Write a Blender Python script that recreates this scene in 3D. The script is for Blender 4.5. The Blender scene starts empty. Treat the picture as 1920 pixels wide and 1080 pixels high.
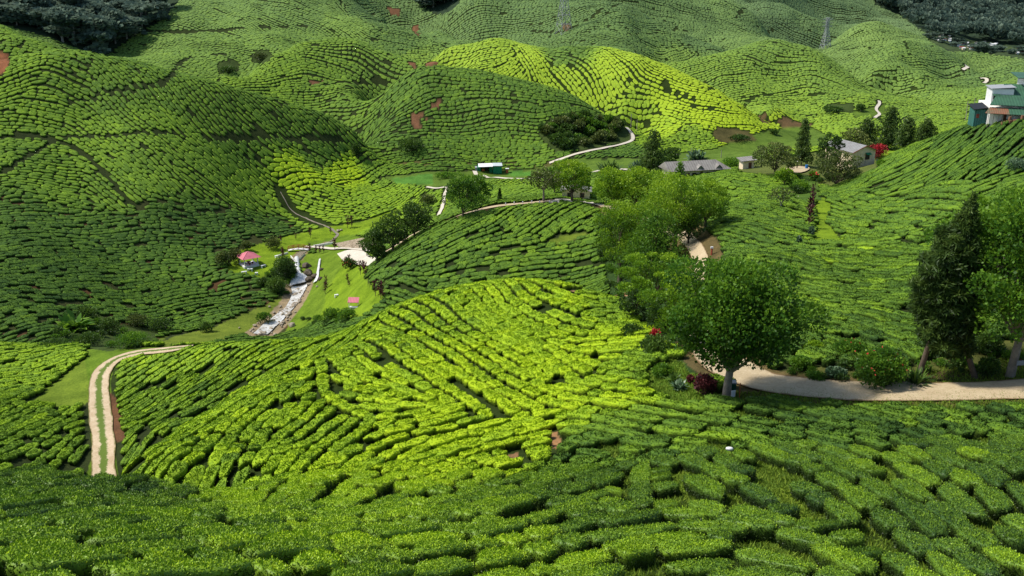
import bpy, bmesh, math, random
import numpy as np
from mathutils import Vector, Matrix

rng = np.random.default_rng(7)
random.seed(7)
FPX = 1867.0
TH = math.atan(640.0 / FPX)
CT, ST = math.cos(TH), math.sin(TH)
CAMZ = 90.0

def ray(u, v):
    """pixel of the 1920x1080 photograph -> (x/y, z/y) of the ray through it"""
    dx = (np.asarray(u, float) - 960.0) / FPX
    dy = (540.0 - np.asarray(v, float)) / FPX
    ry = CT + dy * ST
    return dx / ry, (-ST + dy * CT) / ry

def project(x, y, z):
    """world -> photo pixel; z is world z"""
    zz = z - CAMZ
    f = y * CT - zz * ST
    up = y * ST + zz * CT
    f = np.maximum(f, 1e-6)
    return 960.0 + FPX * x / f, 540.0 - FPX * up / f

# ------------------------------------------------------------------ terrain control lines
FEAT = []   # (points [(u,v,d)...], ridge drop or None)
def line(pts, drop=None): FEAT.append((pts, drop))
def hid(u, d, D): HID.append((u, d, D))
HID = []
# near slope
line([(-150,1150,17),(300,1150,18),(700,1150,22),(1000,1150,25),(1400,1150,25.5),(2070,1150,25)])
line([(-150,1080,20),(0,1080,20.5),(300,1080,21.5),(640,1080,25),(1000,1080,28.5),(1400,1080,29),(1920,1080,28.5),(2070,1080,28.5)])
line([(-150,1000,28),(0,1000,28),(300,1000,29),(640,1000,33),(1000,1000,35),(1400,990,34),(1920,980,34),(2070,980,34)])
line([(-150,905,44),(0,910,44),(130,900,46),(250,920,46),(330,935,45)], (0.16,0.75))
for col in [
 [(420,965,42),(450,930,47),(450,890,53),(450,850,58)],
 [(640,930,42),(640,860,54),(640,800,62),(640,720,73),(640,660,88)],
 [(800,930,43),(800,860,53),(800,780,62),(800,700,73),(800,620,88)],
 [(960,930,43),(960,860,51),(960,780,60),(960,700,71),(960,620,83),(960,560,92)],
 [(1150,930,42),(1150,860,48.5),(1150,780,56),(1150,700,66),(1150,630,77)],
 [(1370,930,39),(1370,850,46.5),(1370,750,58)],
 [(1250,700,64),(1250,640,73)],
 [(1600,930,38),(1600,850,46),(1600,770,55),(1600,755,57),(1600,720,60),(1600,690,62.5),(1600,640,69),(1600,600,76),(1600,550,87),(1600,500,100),(1600,450,117),(1600,400,136),(1600,350,155),(1600,330,170)],
 [(1920,930,36),(1920,850,44),(1920,770,53),(1920,755,55),(1920,715,59),(1920,690,61.5),(1920,640,67),(1920,580,75),(1920,500,86),(1920,430,97),(1920,370,108),(1920,300,122)],
 [(2070,930,35),(2070,770,52),(2070,690,61),(2070,580,75),(2070,430,96),(2070,300,120)],
 [(1750,755,56),(1750,718,60),(1750,690,62),(1800,640,68),(1800,560,79),(1800,480,93),(1800,400,111),(1800,320,131)],
 [(1700,600,76),(1700,500,96),(1700,400,122),(1700,340,140)],
 [(1450,730,60),(1450,708,62.5),(1450,685,64.5),(1450,640,70),(1450,580,81),(1450,520,95),(1450,470,110),(1450,420,127),(1450,370,148),(1450,330,172)],
 [(1340,640,74),(1340,560,88),(1340,500,102),(1340,450,118),(1340,400,137),(1340,345,170),(1340,326,193)],
 [(1520,300,196),(1450,312,190),(1400,316,192),(1240,332,195)],
 # valley between the bright knoll and the road
 [(1220,600,90),(1220,550,113),(1220,480,143),(1180,420,160)],
 [(1250,400,165),(1250,345,186)],
 # the field behind the knoll
 [(720,540,152),(820,540,150),(900,530,149),(1000,535,147),(1080,545,143)],
 [(760,480,163),(900,450,162),(1050,450,160),(1140,450,157)],
 [(950,368,203),(950,345,230),(950,330,262)],[(1080,355,205),(1080,335,240)],[(880,365,226),(880,345,245)],
 # river and lawns
 [(660,585,155),(690,560,157),(700,525,160)],
 [(690,485,192),(650,460,206)],
 [(500,618,172),(540,580,184),(562,540,194)],
 [(556,487,204),(575,468,211),(610,458,216),(640,435,225),(600,420,232),(555,400,240),(541,388,242),(530,367,244)],
 [(430,505,196),(467,497,199),(500,482,203),(520,505,198)],
 [(600,600,168),(600,575,176),(612,540,182),(640,500,190)],
 [(330,640,158),(400,620,168),(450,585,180),(510,575,184)],
 [(-150,640,142),(0,640,144),(150,645,146),(250,642,152)],
 # fields beside the earth track
 [(190,890,84),(190,780,99),(190,700,110)],
 [(0,880,80),(0,760,100),(60,700,114)],[(-150,880,80),(-150,760,100)],
 [(320,820,86),(300,780,95),(400,760,92)],[(400,700,103),(500,700,96)],
 [(330,900,54),(450,850,58),(560,780,66)],[(560,880,52)],
 # big left hill
 [(0,560,158),(0,480,175),(0,400,192),(0,300,212),(0,200,232)],
 [(-150,560,156),(-150,400,190),(-150,200,230)],
 [(150,600,162),(150,520,178),(150,440,194),(150,360,209),(150,260,228),(150,160,248)],
 [(300,605,172),(300,540,186),(300,460,200),(300,380,214),(300,290,231),(300,200,249)],
 [(400,250,250),(400,350,230),(400,430,214),(400,490,200),(420,560,188),(470,555,189)],
 [(540,250,266),(540,310,253),(530,350,248),(500,400,236),(570,420,235)],
 [(660,290,278),(700,290,290),(690,322,273)],
 [(610,325,257),(565,345,250),(680,345,262),(700,400,238),(640,380,246),(760,380,250),(790,335,270),(850,330,272)],
 # middle hill
 [(760,310,285),(850,303,289),(950,303,290),(1040,302,287),(1120,305,285),(1200,305,285)],
 [(720,240,305),(850,220,307),(950,220,307),(1050,250,300),(1120,250,306),(1180,275,300),(1100,285,293)],
 [(700,268,298)],
 [(620,150,345),(560,180,330),(680,180,338)],
 [(1000,140,362),(1150,160,352),(1250,220,335),(1250,280,312),(1380,250,328),(1380,278,318),(1320,285,312)],
 [(900,120,368)],
 [(1470,140,412),(1400,160,400),(1500,215,375),(1430,220,368),(1600,200,380),(1350,170,400)],
 [(1450,245,350),(1500,265,330),(1560,262,320),(1450,290,280),(1400,305,268),(1300,300,290)],
 [(1650,215,372),(1700,205,378),(1800,200,385),(1800,172,425),(1850,150,455),(1650,240,330)],
 [(1900,190,390),(1900,150,420)],
 [(1640,120,520),(1550,120,520),(1720,150,450),(1640,150,455)],
 [(1850,95,590),(1920,104,570),(1800,93,570)],
 # far hills
 [(1000,85,468),(1060,62,490),(1200,105,455),(1000,20,530),(1000,-20,560),(1200,60,490),(1100,100,455)],
 [(1000,-90,640),(1200,-90,640),(850,-90,660),(1400,-90,800),(1600,-90,950),(1750,-90,1050),(1900,-90,1100),(2070,-90,1100)],
 [(1350,50,600),(1450,75,590),(1540,98,575),(1480,95,560),(1300,20,650),(1450,20,680),(1300,-60,740)],
 [(1660,60,760),(1750,60,780),(1850,60,780),(1950,60,780),(1800,0,900),(1950,0,900),(1650,0,860)],
 [(400,120,400),(300,118,395),(450,60,440),(480,0,485),(480,-90,560),(330,20,480),(210,97,420),(650,40,455),(640,-30,510),(550,100,410)],
 [(760,60,480),(780,110,440),(820,60,482),(850,20,540),(720,20,520)],
 [(100,60,420),(0,30,420),(100,0,480),(0,-20,500),(100,-90,570),(-150,-90,570),(280,60,500),(250,0,560),(280,-90,640),(-150,0,480)],
]: line(col)
# ridges (each falls away behind)
line([(420,770,71),(240,892,60),(330,830,64),(430,762,72),(545,700,81)][1:], (0.13,0.6))
line([(640,636,100),(700,602,100),(760,575,99),(820,558,98),(890,540,97),(960,531,97),(1040,536,96),(1110,552,93),(1170,572,88)], (0.15,0.5))
line([(-150,648,128),(0,648,128),(150,650,129),(250,651,125),(310,650,120),(400,650,112),(500,645,108),(600,640,103)], (0.07,0.55))
line([(800,428,182),(850,405,184),(930,384,179),(1050,376,177),(1120,390,172)], (0.05,0.2))
line([(1570,322,186),(1600,318,183),(1625,313,180),(1655,304,172),(1700,275,160),(1800,243,150),(1870,238,142),(1920,236,138),(2070,225,132)], (0.2,0.45))
line([(-150,100,250),(0,96,255),(100,86,260),(150,94,262),(220,110,262),(300,127,264),(410,147,270),(480,168,274),(540,192,278),(600,217,282),(660,245,285)], (0.08,0.55))
line([(-150,25,310),(0,53,310),(60,72,306),(120,90,300)], (0.1,0.4))
line([(700,187,322),(740,160,328),(780,143,330),(830,135,331),(900,140,331),(960,152,331),(1040,172,330),(1100,192,328),(1180,236,320)], (0.05,0.6))
line([(425,138,330),(500,108,350),(560,88,364),(620,76,372),(680,82,372),(760,110,365),(820,132,352)], (0.06,0.5))
line([(830,100,385),(880,84,390),(940,73,394),(1000,88,390),(1060,96,388),(1110,88,386),(1180,105,380),(1280,150,368),(1360,190,355),(1420,228,345)], (0.06,0.55))
line([(1240,128,420),(1330,108,430),(1400,92,435),(1470,80,437),(1520,95,435),(1580,130,428),(1640,175,412)], (0.08,0.5))
line([(1560,75,600),(1600,55,610),(1640,47,615),(1700,60,610),(1735,80,600)], (0.08,0.3))
line([(1650,98,500),(1680,82,505),(1720,73,507),(1780,95,500),(1825,118,490)], (0.05,0.2))
line([(2070,95,490),(1920,112,480),(1850,132,470),(1780,152,455)], (0.05,0.2))
line([(1180,5,540),(1230,32,525),(1290,62,512),(1330,88,505)], (0.06,0.5))
line([(1440,5,700),(1540,40,690),(1620,48,720)], (0.05,0.4))
line([(680,-20,540),(700,20,520),(740,55,495),(800,68,480),(900,78,468)], (0.05,0.4))
line([(1370,0,650),(1420,35,620),(1470,75,585)], (0.05,0.35))
# hidden hollows
for h in [(300,52,33),(300,76,45),(400,83,44),(500,90,42),(700,122,50),(820,120,47),(960,118,44),(1100,112,41),(-100,62,40),(100,62,41),
          (400,312,48),(540,316,52),(250,300,46),(960,348,54),(1150,340,56),(1200,405,56),(1000,425,50),(1330,560,53),(1700,205,45),(1700,262,55),(1850,200,45),(1850,262,55),(1850,330,57),(2050,200,45),(2050,300,56),
          (620,400,50),(1100,420,52)]: hid(*h)

def build_height():
    P, W = [], []
    def add(u, v, d):
        a, w = ray(u, v); P.append((float(a), math.log(d))); W.append(float(w))
    for pts, drop in FEAT:
        n = len(pts)
        samp = [pts[0]]
        for a, b in zip(pts[:-1], pts[1:]):
            L = math.hypot(a[0]-b[0], a[1]-b[1]); k = max(1, int(L // 45)) if drop else max(1, int(L // 110))
            for i in range(1, k+1):
                t = i / k
                samp.append((a[0]+(b[0]-a[0])*t, a[1]+(b[1]-a[1])*t, a[2]+(b[2]-a[2])*t))
        for s in samp:
            add(*s)
            if drop:
                a, w = ray(s[0], s[1]); d2 = s[2]*(1+drop[0])
                z = w*s[2] - drop[1]*s[2]*drop[0]
                P.append((float(a), math.log(d2))); W.append(z/d2)
    for u, d, D in HID:
        a, _ = ray(u, 540); P.append((float(a), math.log(d))); W.append(-D/d)
    P = np.array(P); W = np.array(W)
    sc = np.array([1.0, 1.0]); Q = P*sc
    # merge near-duplicates
    keep = []
    for i in range(len(Q)):
        if all((Q[i,0]-Q[j,0])**2+(Q[i,1]-Q[j,1])**2 > 1e-5 for j in keep): keep.append(i)
    Q, Wk = Q[keep], W[keep]; n = len(Q)
    def ker(r2): return 0.5*r2*np.log(np.maximum(r2, 1e-12))
    D2 = ((Q[:,None,:]-Q[None,:,:])**2).sum(2)
    A = np.zeros((n+3, n+3)); A[:n,:n] = ker(D2) + np.eye(n)*3e-6
    A[:n,n] = 1; A[:n,n+1:] = Q; A[n,:n] = 1; A[n+1:,:n] = Q.T
    c = np.linalg.solve(A, np.concatenate([Wk, np.zeros(3)]))
    az = np.linspace(-0.82, 0.82, 411); ly = np.linspace(math.log(14.0), math.log(1150.0), 431)
    G = np.empty((len(az), len(ly)))
    for i, a in enumerate(az):
        d2 = (a-Q[None,:,0])**2 + (ly[:,None]-Q[None,:,1])**2
        G[i] = ker(d2) @ c[:n] + c[n] + a*c[n+1] + ly*c[n+2]
    return az, ly, G, n

AZ0, LY0, G0, NCTRL = build_height()
# upsample (bicubic by repeated linear is fine at this density) and add relief noise
NA, NL = 1641, 1721
AZ = np.linspace(AZ0[0], AZ0[-1], NA); LY = np.linspace(LY0[0], LY0[-1], NL)
def upsample(G):
    def cub(A, n_out):           # Catmull-Rom along axis 0
        n = A.shape[0]; t = np.linspace(0, n-1, n_out); i = np.minimum(t.astype(int), n-2); f = (t-i)[:,None]
        p0 = A[np.maximum(i-1,0)]; p1 = A[i]; p2 = A[i+1]; p3 = A[np.minimum(i+2,n-1)]
        return p1+0.5*f*(p2-p0+f*(2*p0-5*p1+4*p2-p3+f*(3*(p1-p2)+p3-p0)))
    return cub(cub(G, NA).T, NL).T
G = upsample(G0)

_perm = np.random.default_rng(3).integers(0, 2**31, 4096)
def vnoise(x, y, seed=0):
    """smooth value noise in [-1,1]"""
    xi = np.floor(x).astype(np.int64); yi = np.floor(y).astype(np.int64)
    fx = x-xi; fy = y-yi; fx = fx*fx*(3-2*fx); fy = fy*fy*(3-2*fy)
    def h(a, b): return (_perm[(a*73 + b*1931 + seed*577 + _perm[b & 4095] % 911) & 4095] / 2**30) - 1.0
    return (h(xi,yi)*(1-fx)+h(xi+1,yi)*fx)*(1-fy) + (h(xi,yi+1)*(1-fx)+h(xi+1,yi+1)*fx)*fy

YY = np.exp(LY)[None,:]; XX = AZ[:,None]*YY
ZG = CAMZ + G*YY
ZG = ZG + 0.004*YY*vnoise(XX/(0.07*100), YY/7.0+0*XX, 1)*np.clip((YY-30)/60,0.3,1)*0.35 \
        + np.clip((YY-150)/100,0,1)*(2.0*vnoise(XX/26.0, YY/26.0+0*XX, 2) + 0.5*vnoise(XX/9.0, YY/9.0+0*XX, 5))
ZG = ZG + np.clip((YY-395)/120,0,1)*(4.5*vnoise(XX/38.0+3, YY/60.0+0*XX, 8)+1.5*vnoise(XX/17.0+3, YY/25.0+0*XX, 9))
WG = (ZG-CAMZ)/YY
CUM = np.maximum.accumulate(WG, axis=1)

def height(x, y):
    x = np.asarray(x, float); y = np.asarray(y, float)
    a = (x/y-AZ[0])/(AZ[1]-AZ[0]); l = (np.log(y)-LY[0])/(LY[1]-LY[0])
    i = np.clip(a.astype(int) if hasattr(a,'astype') else int(a), 0, NA-2); j = np.clip(l.astype(int) if hasattr(l,'astype') else int(l), 0, NL-2)
    fa = np.clip(a-i,0,1); fl = np.clip(l-j,0,1)
    return (ZG[i,j]*(1-fa)+ZG[i+1,j]*fa)*(1-fl)+(ZG[i,j+1]*(1-fa)+ZG[i+1,j+1]*fa)*fl

def unproject(u, v):
    """first ground point under a photo pixel -> (x, y, z)"""
    a, w = ray(u, v); a = float(a); w = float(w)
    i = int(np.clip(round((a-AZ[0])/(AZ[1]-AZ[0])), 0, NA-1))
    j = int(np.searchsorted(CUM[i], w))
    if j <= 0: j = 1
    if j >= NL: j = NL-1
    w0, w1 = WG[i,j-1], WG[i,j]
    f = 0.0 if w1 <= w0 else min(1, max(0, (w-w0)/(w1-w0)))
    y = math.exp(LY[j-1]+(LY[j]-LY[j-1])*f); x = a*y
    return x, y, float(height(x, y))

def visible_depth(a, w):
    """arrays of ray (x/y, z/y) -> ground distance y"""
    i = np.clip(np.rint((a-AZ[0])/(AZ[1]-AZ[0])).astype(int), 0, NA-1)
    out = np.empty(len(a))
    order = np.argsort(i, kind='stable'); si = i[order]
    b = np.flatnonzero(np.r_[True, si[1:] != si[:-1]]); b = np.r_[b, len(si)]
    for k in range(len(b)-1):
        idx = order[b[k]:b[k+1]]
        j = np.clip(np.searchsorted(CUM[si[b[k]]], w[idx]), 1, NL-1)
        out[idx] = np.exp(LY[j])
    return out
# ------------------------------------------------------------------ scene + helpers
scene = bpy.context.scene
COL = scene.collection

def mk_mesh(name, V, F, mats=(), attrs=None, mat_index=None, smooth=True):
    """numpy arrays -> mesh. F: (n,k) array or list of such arrays with different k."""
    V = np.asarray(V, np.float32); Fs = [np.asarray(f, np.int32) for f in (F if isinstance(F, list) else [F]) if len(f)]
    me = bpy.data.meshes.new(name)
    me.vertices.add(len(V)); me.vertices.foreach_set('co', V.ravel())
    loops = np.concatenate([f.ravel() for f in Fs]); tot = np.concatenate([np.full(len(f), f.shape[1], np.int32) for f in Fs])
    start = np.concatenate([[0], np.cumsum(tot)[:-1]]).astype(np.int32)
    me.loops.add(len(loops)); me.loops.foreach_set('vertex_index', loops)
    me.polygons.add(len(tot)); me.polygons.foreach_set('loop_start', start); me.polygons.foreach_set('loop_total', tot)
    if smooth: me.polygons.foreach_set('use_smooth', np.ones(len(tot), bool))
    if mat_index is not None: me.polygons.foreach_set('material_index', np.asarray(mat_index, np.int32))
    for m in mats: me.materials.append(m)
    for k, a in (attrs or {}).items():
        a = np.asarray(a, np.float32)
        if a.ndim == 1:
            at = me.attributes.new(k, 'FLOAT', 'POINT'); at.data.foreach_set('value', a)
        else:
            at = me.attributes.new(k, 'FLOAT_COLOR', 'POINT')
            if a.shape[1] == 3: a = np.concatenate([a, np.ones((len(a), 1), np.float32)], 1)
            at.data.foreach_set('color', a.ravel())
    me.update(calc_edges=True); me.validate(clean_customdata=False)
    return me

def put(name, me, parent=None, loc=None, rotz=0.0):
    o = bpy.data.objects.new(name, me); COL.objects.link(o)
    if parent: o.parent = parent
    if loc is not None: o.location = loc
    if rotz: o.rotation_euler.z = rotz
    return o
def tag(o, label=None, cat=None, group=None, kind=None):
    if label: o['label'] = label
    if cat: o['category'] = cat
    if group: o['group'] = group
    if kind: o['kind'] = kind
    return o
def thing(name, label, cat, loc, rotz=0.0, group=None):
    return tag(put(name, None, None, loc, rotz), label, cat, group)
def dup(root, name=None, label=None):
    r = root.copy(); COL.objects.link(r)
    if label: r['label'] = label
    for ch in root.children:
        c = ch.copy(); COL.objects.link(c); c.parent = r
        for g in ch.children:
            d = g.copy(); COL.objects.link(d); d.parent = c
    return r

class MB:
    """collects quads / polys for one small mesh"""
    def __init__(s): s.v = []; s.f = []
    def poly(s, pts):
        b = len(s.v); s.v += [tuple(p) for p in pts]; s.f.append(list(range(b, b+len(pts))))
    def box(s, c, d, rz=0.0, taper=1.0):
        x, y, z = d[0]/2, d[1]/2, d[2]/2; b = len(s.v); cr, sr = math.cos(rz), math.sin(rz)
        for sz in (-1, 1):
            k = taper if sz > 0 else 1.0
            for sx, sy in ((-1,-1),(1,-1),(1,1),(-1,1)):
                px, py = sx*x*k, sy*y*k
                s.v.append((c[0]+px*cr-py*sr, c[1]+px*sr+py*cr, c[2]+sz*z))
        for f in ((3,2,1,0),(4,5,6,7),(0,1,5,4),(1,2,6,5),(2,3,7,6),(3,0,4,7)): s.f.append([b+i for i in f])
    def bar(s, p, q, r, n=6, r2=None):
        p = Vector(p); q = Vector(q); d = (q-p).normalized()
        a = d.cross(Vector((0,0,1)) if abs(d.z) < 0.9 else Vector((1,0,0))).normalized(); c = d.cross(a); b = len(s.v)
        for o, rr in ((p, r), (q, r if r2 is None else r2)):
            for i in range(n):
                t = 2*math.pi*i/n; s.v.append(tuple(o+a*math.cos(t)*rr+c*math.sin(t)*rr))
        for i in range(n): s.f.append([b+i, b+(i+1)%n, b+n+(i+1)%n, b+n+i])
        s.f.append([b+i for i in range(n)][::-1]); s.f.append([b+n+i for i in range(n)])
    def slab(s, quad, t):
        """thick sheet: quad of 4 points, thickened downward by t"""
        b = len(s.v); s.v += [tuple(p) for p in quad] + [(p[0], p[1], p[2]-t) for p in quad]
        for f in ((0,1,2,3),(7,6,5,4),(0,4,5,1),(1,5,6,2),(2,6,7,3),(3,7,4,0)): s.f.append([b+i for i in f])
    def build(s, name, mat, parent=None, loc=None, rotz=0.0, smooth=False, bevel=0.0):
        me = bpy.data.meshes.new(name); me.from_pydata(s.v, [], s.f); me.materials.append(mat)
        if smooth: me.polygons.foreach_set('use_smooth', np.ones(len(me.polygons), bool))
        me.update(); return put(name, me, parent, loc, rotz)

def tube(path, radii, n=7):
    """polyline tube -> (V, F)"""
    P = np.asarray(path, float); m = len(P); T = np.gradient(P, axis=0); T /= np.linalg.norm(T, axis=1, keepdims=True)+1e-9
    ref = np.array([0.31, 0.95, 0.05]); A = np.cross(T, ref); A /= np.linalg.norm(A, axis=1, keepdims=True)+1e-9; B = np.cross(T, A)
    t = np.linspace(0, 2*np.pi, n, endpoint=False); R = np.asarray(radii, float)[:,None,None]
    V = P[:,None,:] + R*(A[:,None,:]*np.cos(t)[None,:,None] + B[:,None,:]*np.sin(t)[None,:,None])
    i = np.arange(m-1)[:,None]*n; k = np.arange(n)[None,:]; k2 = (k+1) % n
    F = np.stack([i+k, i+k2, i+n+k2, i+n+k], -1).reshape(-1, 4)
    return V.reshape(-1, 3), F
def join(parts):
    V, F, o = [], [], 0
    for v, f in parts: V.append(v); F.append(f+o); o += len(v)
    return np.concatenate(V), np.concatenate(F)

# ------------------------------------------------------------------ materials
def nodes(name):
    m = bpy.data.materials.new(name); m.use_nodes = True; nt = m.node_tree; nt.nodes.clear()
    out = nt.nodes.new('ShaderNodeOutputMaterial'); b = nt.nodes.new('ShaderNodeBsdfPrincipled')
    nt.links.new(b.outputs[0], out.inputs[0]); b.inputs['Roughness'].default_value = 0.8; b.inputs['Specular IOR Level'].default_value = 0.2
    return m, nt, b, out
def N(nt, t, **kw):
    n = nt.nodes.new(t)
    for k, v in kw.items():
        if hasattr(n, k): setattr(n, k, v)
        else: n.inputs[k.replace('_', ' ')].default_value = v
    return n
def math_(nt, op, a, b=None):
    n = N(nt, 'ShaderNodeMath', operation=op)
    for i, x in enumerate((a, b)):
        if x is None: continue
        if isinstance(x, (int, float)): n.inputs[i].default_value = x
        else: nt.links.new(x, n.inputs[i])
    return n.outputs[0]
def mixc(nt, fac, a, b, blend='MIX'):
    n = nt.nodes.new('ShaderNodeMix'); n.data_type = 'RGBA'; n.blend_type = blend
    for sock, x in ((n.inputs[0], fac), (n.inputs[6], a), (n.inputs[7], b)):
        if isinstance(x, (int, float)): sock.default_value = x
        elif isinstance(x, tuple): sock.default_value = (*x[:3], 1)
        else: nt.links.new(x, sock)
    return n.outputs[2]
def ramp(nt, fac, stops):
    n = nt.nodes.new('ShaderNodeValToRGB'); cr = n.color_ramp
    while len(cr.elements) < len(stops): cr.elements.new(0.5)
    for e, (p, c) in zip(cr.elements, stops): e.position = p; e.color = (*c, 1) if len(c) == 3 else c
    nt.links.new(fac, n.inputs[0]); return n.outputs[0]
def noise(nt, scale, detail=4, rough=0.6, coord=None):
    n = N(nt, 'ShaderNodeTexNoise'); n.inputs['Scale'].default_value = scale; n.inputs['Detail'].default_value = detail; n.inputs['Roughness'].default_value = rough
    if coord is None:
        g = nt.nodes.new('ShaderNodeNewGeometry'); coord = g.outputs['Position']
    nt.links.new(coord, n.inputs['Vector']); return n.outputs['Fac']
def bump(nt, b, h, strength, dist):
    n = nt.nodes.new('ShaderNodeBump'); n.inputs['Strength'].default_value = strength; n.inputs['Distance'].default_value = dist
    nt.links.new(h, n.inputs['Height']); nt.links.new(n.outputs[0], b.inputs['Normal'])

def plain(name, c, rough=0.7, var=0.25, scale=3.0, c2=None, metallic=0.0, bumpd=0.0, coord='obj'):
    """weathered single colour: two noise octaves between c and a darker / second colour"""
    m, nt, b, o = nodes(name)
    tc = nt.nodes.new('ShaderNodeTexCoord'); co = tc.outputs['Object']
    n1 = noise(nt, scale, 6, 0.65, co); n2 = noise(nt, scale*9, 3, 0.6, co)
    f = math_(nt, 'MULTIPLY', math_(nt, 'ADD', n1, math_(nt, 'MULTIPLY', n2, 0.5)), 0.8)
    c2 = c2 or tuple(x*(1-var*2) for x in c)
    col = mixc(nt, ramp(nt, f, [(0.35, (0,0,0)), (0.75, (1,1,1))]), c2, c)
    nt.links.new(col, b.inputs['Base Color']); b.inputs['Roughness'].default_value = rough; b.inputs['Metallic'].default_value = metallic
    if bumpd: bump(nt, b, n2, 0.6, bumpd)
    return m
def corrugated(name, c, c2, pitch=0.3, axis=0, rough=0.5):
    """painted metal sheet with ribs (object-space wave bump) and rust streaks"""
    m, nt, b, o = nodes(name)
    tc = nt.nodes.new('ShaderNodeTexCoord'); co = tc.outputs['Object']
    n1 = noise(nt, 0.9, 6, 0.7, co)
    col = mixc(nt, ramp(nt, n1, [(0.42, (0,0,0)), (0.66, (1,1,1))]), c, c2)
    w = nt.nodes.new('ShaderNodeTexWave'); w.wave_type = 'BANDS'; w.bands_direction = 'XYZ'[axis]
    w.inputs['Scale'].default_value = 0.5/pitch*0.63; nt.links.new(co, w.inputs['Vector'])
    col = mixc(nt, 0.25, col, w.outputs['Color'], 'MULTIPLY')
    nt.links.new(col, b.inputs['Base Color']); b.inputs['Roughness'].default_value = rough
    bump(nt, b, w.outputs['Fac'], 0.5, 0.03); return m

TEA = [(0.0, (0.032,0.072,0.015)), (0.25, (0.080,0.155,0.018)), (0.5, (0.158,0.268,0.019)), (0.75, (0.250,0.385,0.016)), (1.0, (0.355,0.490,0.014))]
def tea_mat(name, near):
    m, nt, b, o = nodes(name)
    at = N(nt, 'ShaderNodeAttribute', attribute_name='tea'); sp = nt.nodes.new('ShaderNodeSeparateColor'); nt.links.new(at.outputs['Color'], sp.inputs[0])
    if near:
        oi = nt.nodes.new('ShaderNodeObjectInfo'); s2 = nt.nodes.new('ShaderNodeSeparateColor'); nt.links.new(oi.outputs['Color'], s2.inputs[0]); tone = s2.outputs[0]
    else: tone = sp.outputs[0]
    n1 = noise(nt, 1.3 if near else 1.1, 3, 0.6); n2 = noise(nt, 14.0 if near else 5.0, 2, 0.7)
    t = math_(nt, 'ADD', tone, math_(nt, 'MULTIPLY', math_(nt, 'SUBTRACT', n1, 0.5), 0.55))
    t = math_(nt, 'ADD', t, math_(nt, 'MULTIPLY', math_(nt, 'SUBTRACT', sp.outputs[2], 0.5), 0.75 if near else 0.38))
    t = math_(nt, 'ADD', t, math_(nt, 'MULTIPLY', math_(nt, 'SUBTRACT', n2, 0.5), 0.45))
    T_ = [(p, tuple(q*1.12 for q in c_)) for p, c_ in TEA] if near else TEA
    c = ramp(nt, t, T_)
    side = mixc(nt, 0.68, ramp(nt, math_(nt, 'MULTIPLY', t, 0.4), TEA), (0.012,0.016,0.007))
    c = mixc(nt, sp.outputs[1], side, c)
    if not near:      # distance haze mixed into the leaf colour, growing with world y
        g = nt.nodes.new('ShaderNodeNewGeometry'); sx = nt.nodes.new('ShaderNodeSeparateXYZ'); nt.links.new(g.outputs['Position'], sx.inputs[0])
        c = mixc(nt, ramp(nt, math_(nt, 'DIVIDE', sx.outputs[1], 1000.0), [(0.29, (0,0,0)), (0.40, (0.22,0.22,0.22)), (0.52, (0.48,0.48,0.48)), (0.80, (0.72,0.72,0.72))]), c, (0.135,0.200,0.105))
    nt.links.new(c, b.inputs['Base Color']); b.inputs['Roughness'].default_value = 0.45 if near else 0.7; b.inputs['Specular IOR Level'].default_value = 0.18 if near else 0.08
    if not near: bump(nt, b, n2, 0.9, 0.12)
    return m
def leaf_mat(name, dark, mid, light, transl=0.25, rough=0.5):
    m, nt, b, o = nodes(name)
    at = N(nt, 'ShaderNodeAttribute', attribute_name='leaf'); sp = nt.nodes.new('ShaderNodeSeparateColor'); nt.links.new(at.outputs['Color'], sp.inputs[0])
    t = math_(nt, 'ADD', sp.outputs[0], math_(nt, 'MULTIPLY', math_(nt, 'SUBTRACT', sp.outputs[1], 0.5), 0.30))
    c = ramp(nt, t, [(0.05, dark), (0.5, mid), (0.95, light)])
    nt.links.new(c, b.inputs['Base Color']); b.inputs['Roughness'].default_value = rough; b.inputs['Specular IOR Level'].default_value = 0.25 if rough < .9 else 0.03
    tr = nt.nodes.new('ShaderNodeBsdfTranslucent'); nt.links.new(mixc(nt, 0.4, c, light), tr.inputs[0])
    ms = nt.nodes.new('ShaderNodeMixShader'); ms.inputs[0].default_value = transl
    nt.links.new(b.outputs[0], ms.inputs[1]); nt.links.new(tr.outputs[0], ms.inputs[2]); nt.links.new(ms.outputs[0], o.inputs[0])
    return m
def ground_mat():
    m, nt, b, o = nodes('ground_cover')
    at = N(nt, 'ShaderNodeAttribute', attribute_name='ground'); c = at.outputs['Color']
    n1 = noise(nt, 0.35, 6, 0.65); n2 = noise(nt, 4.0, 5, 0.7)
    v = ramp(nt, math_(nt, 'MULTIPLY', math_(nt, 'ADD', n1, n2), 0.5), [(0.34, (0.5,0.55,0.5)), (0.5, (1,1,1)), (0.64, (1.5,1.4,1.3))])
    c = mixc(nt, 1.0, c, v, 'MULTIPLY'); nt.links.new(c, b.inputs['Base Color']); b.inputs['Roughness'].default_value = 0.95; b.inputs['Specular IOR Level'].default_value = 0.05
    bump(nt, b, n2, 0.8, 0.15); return m
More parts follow.
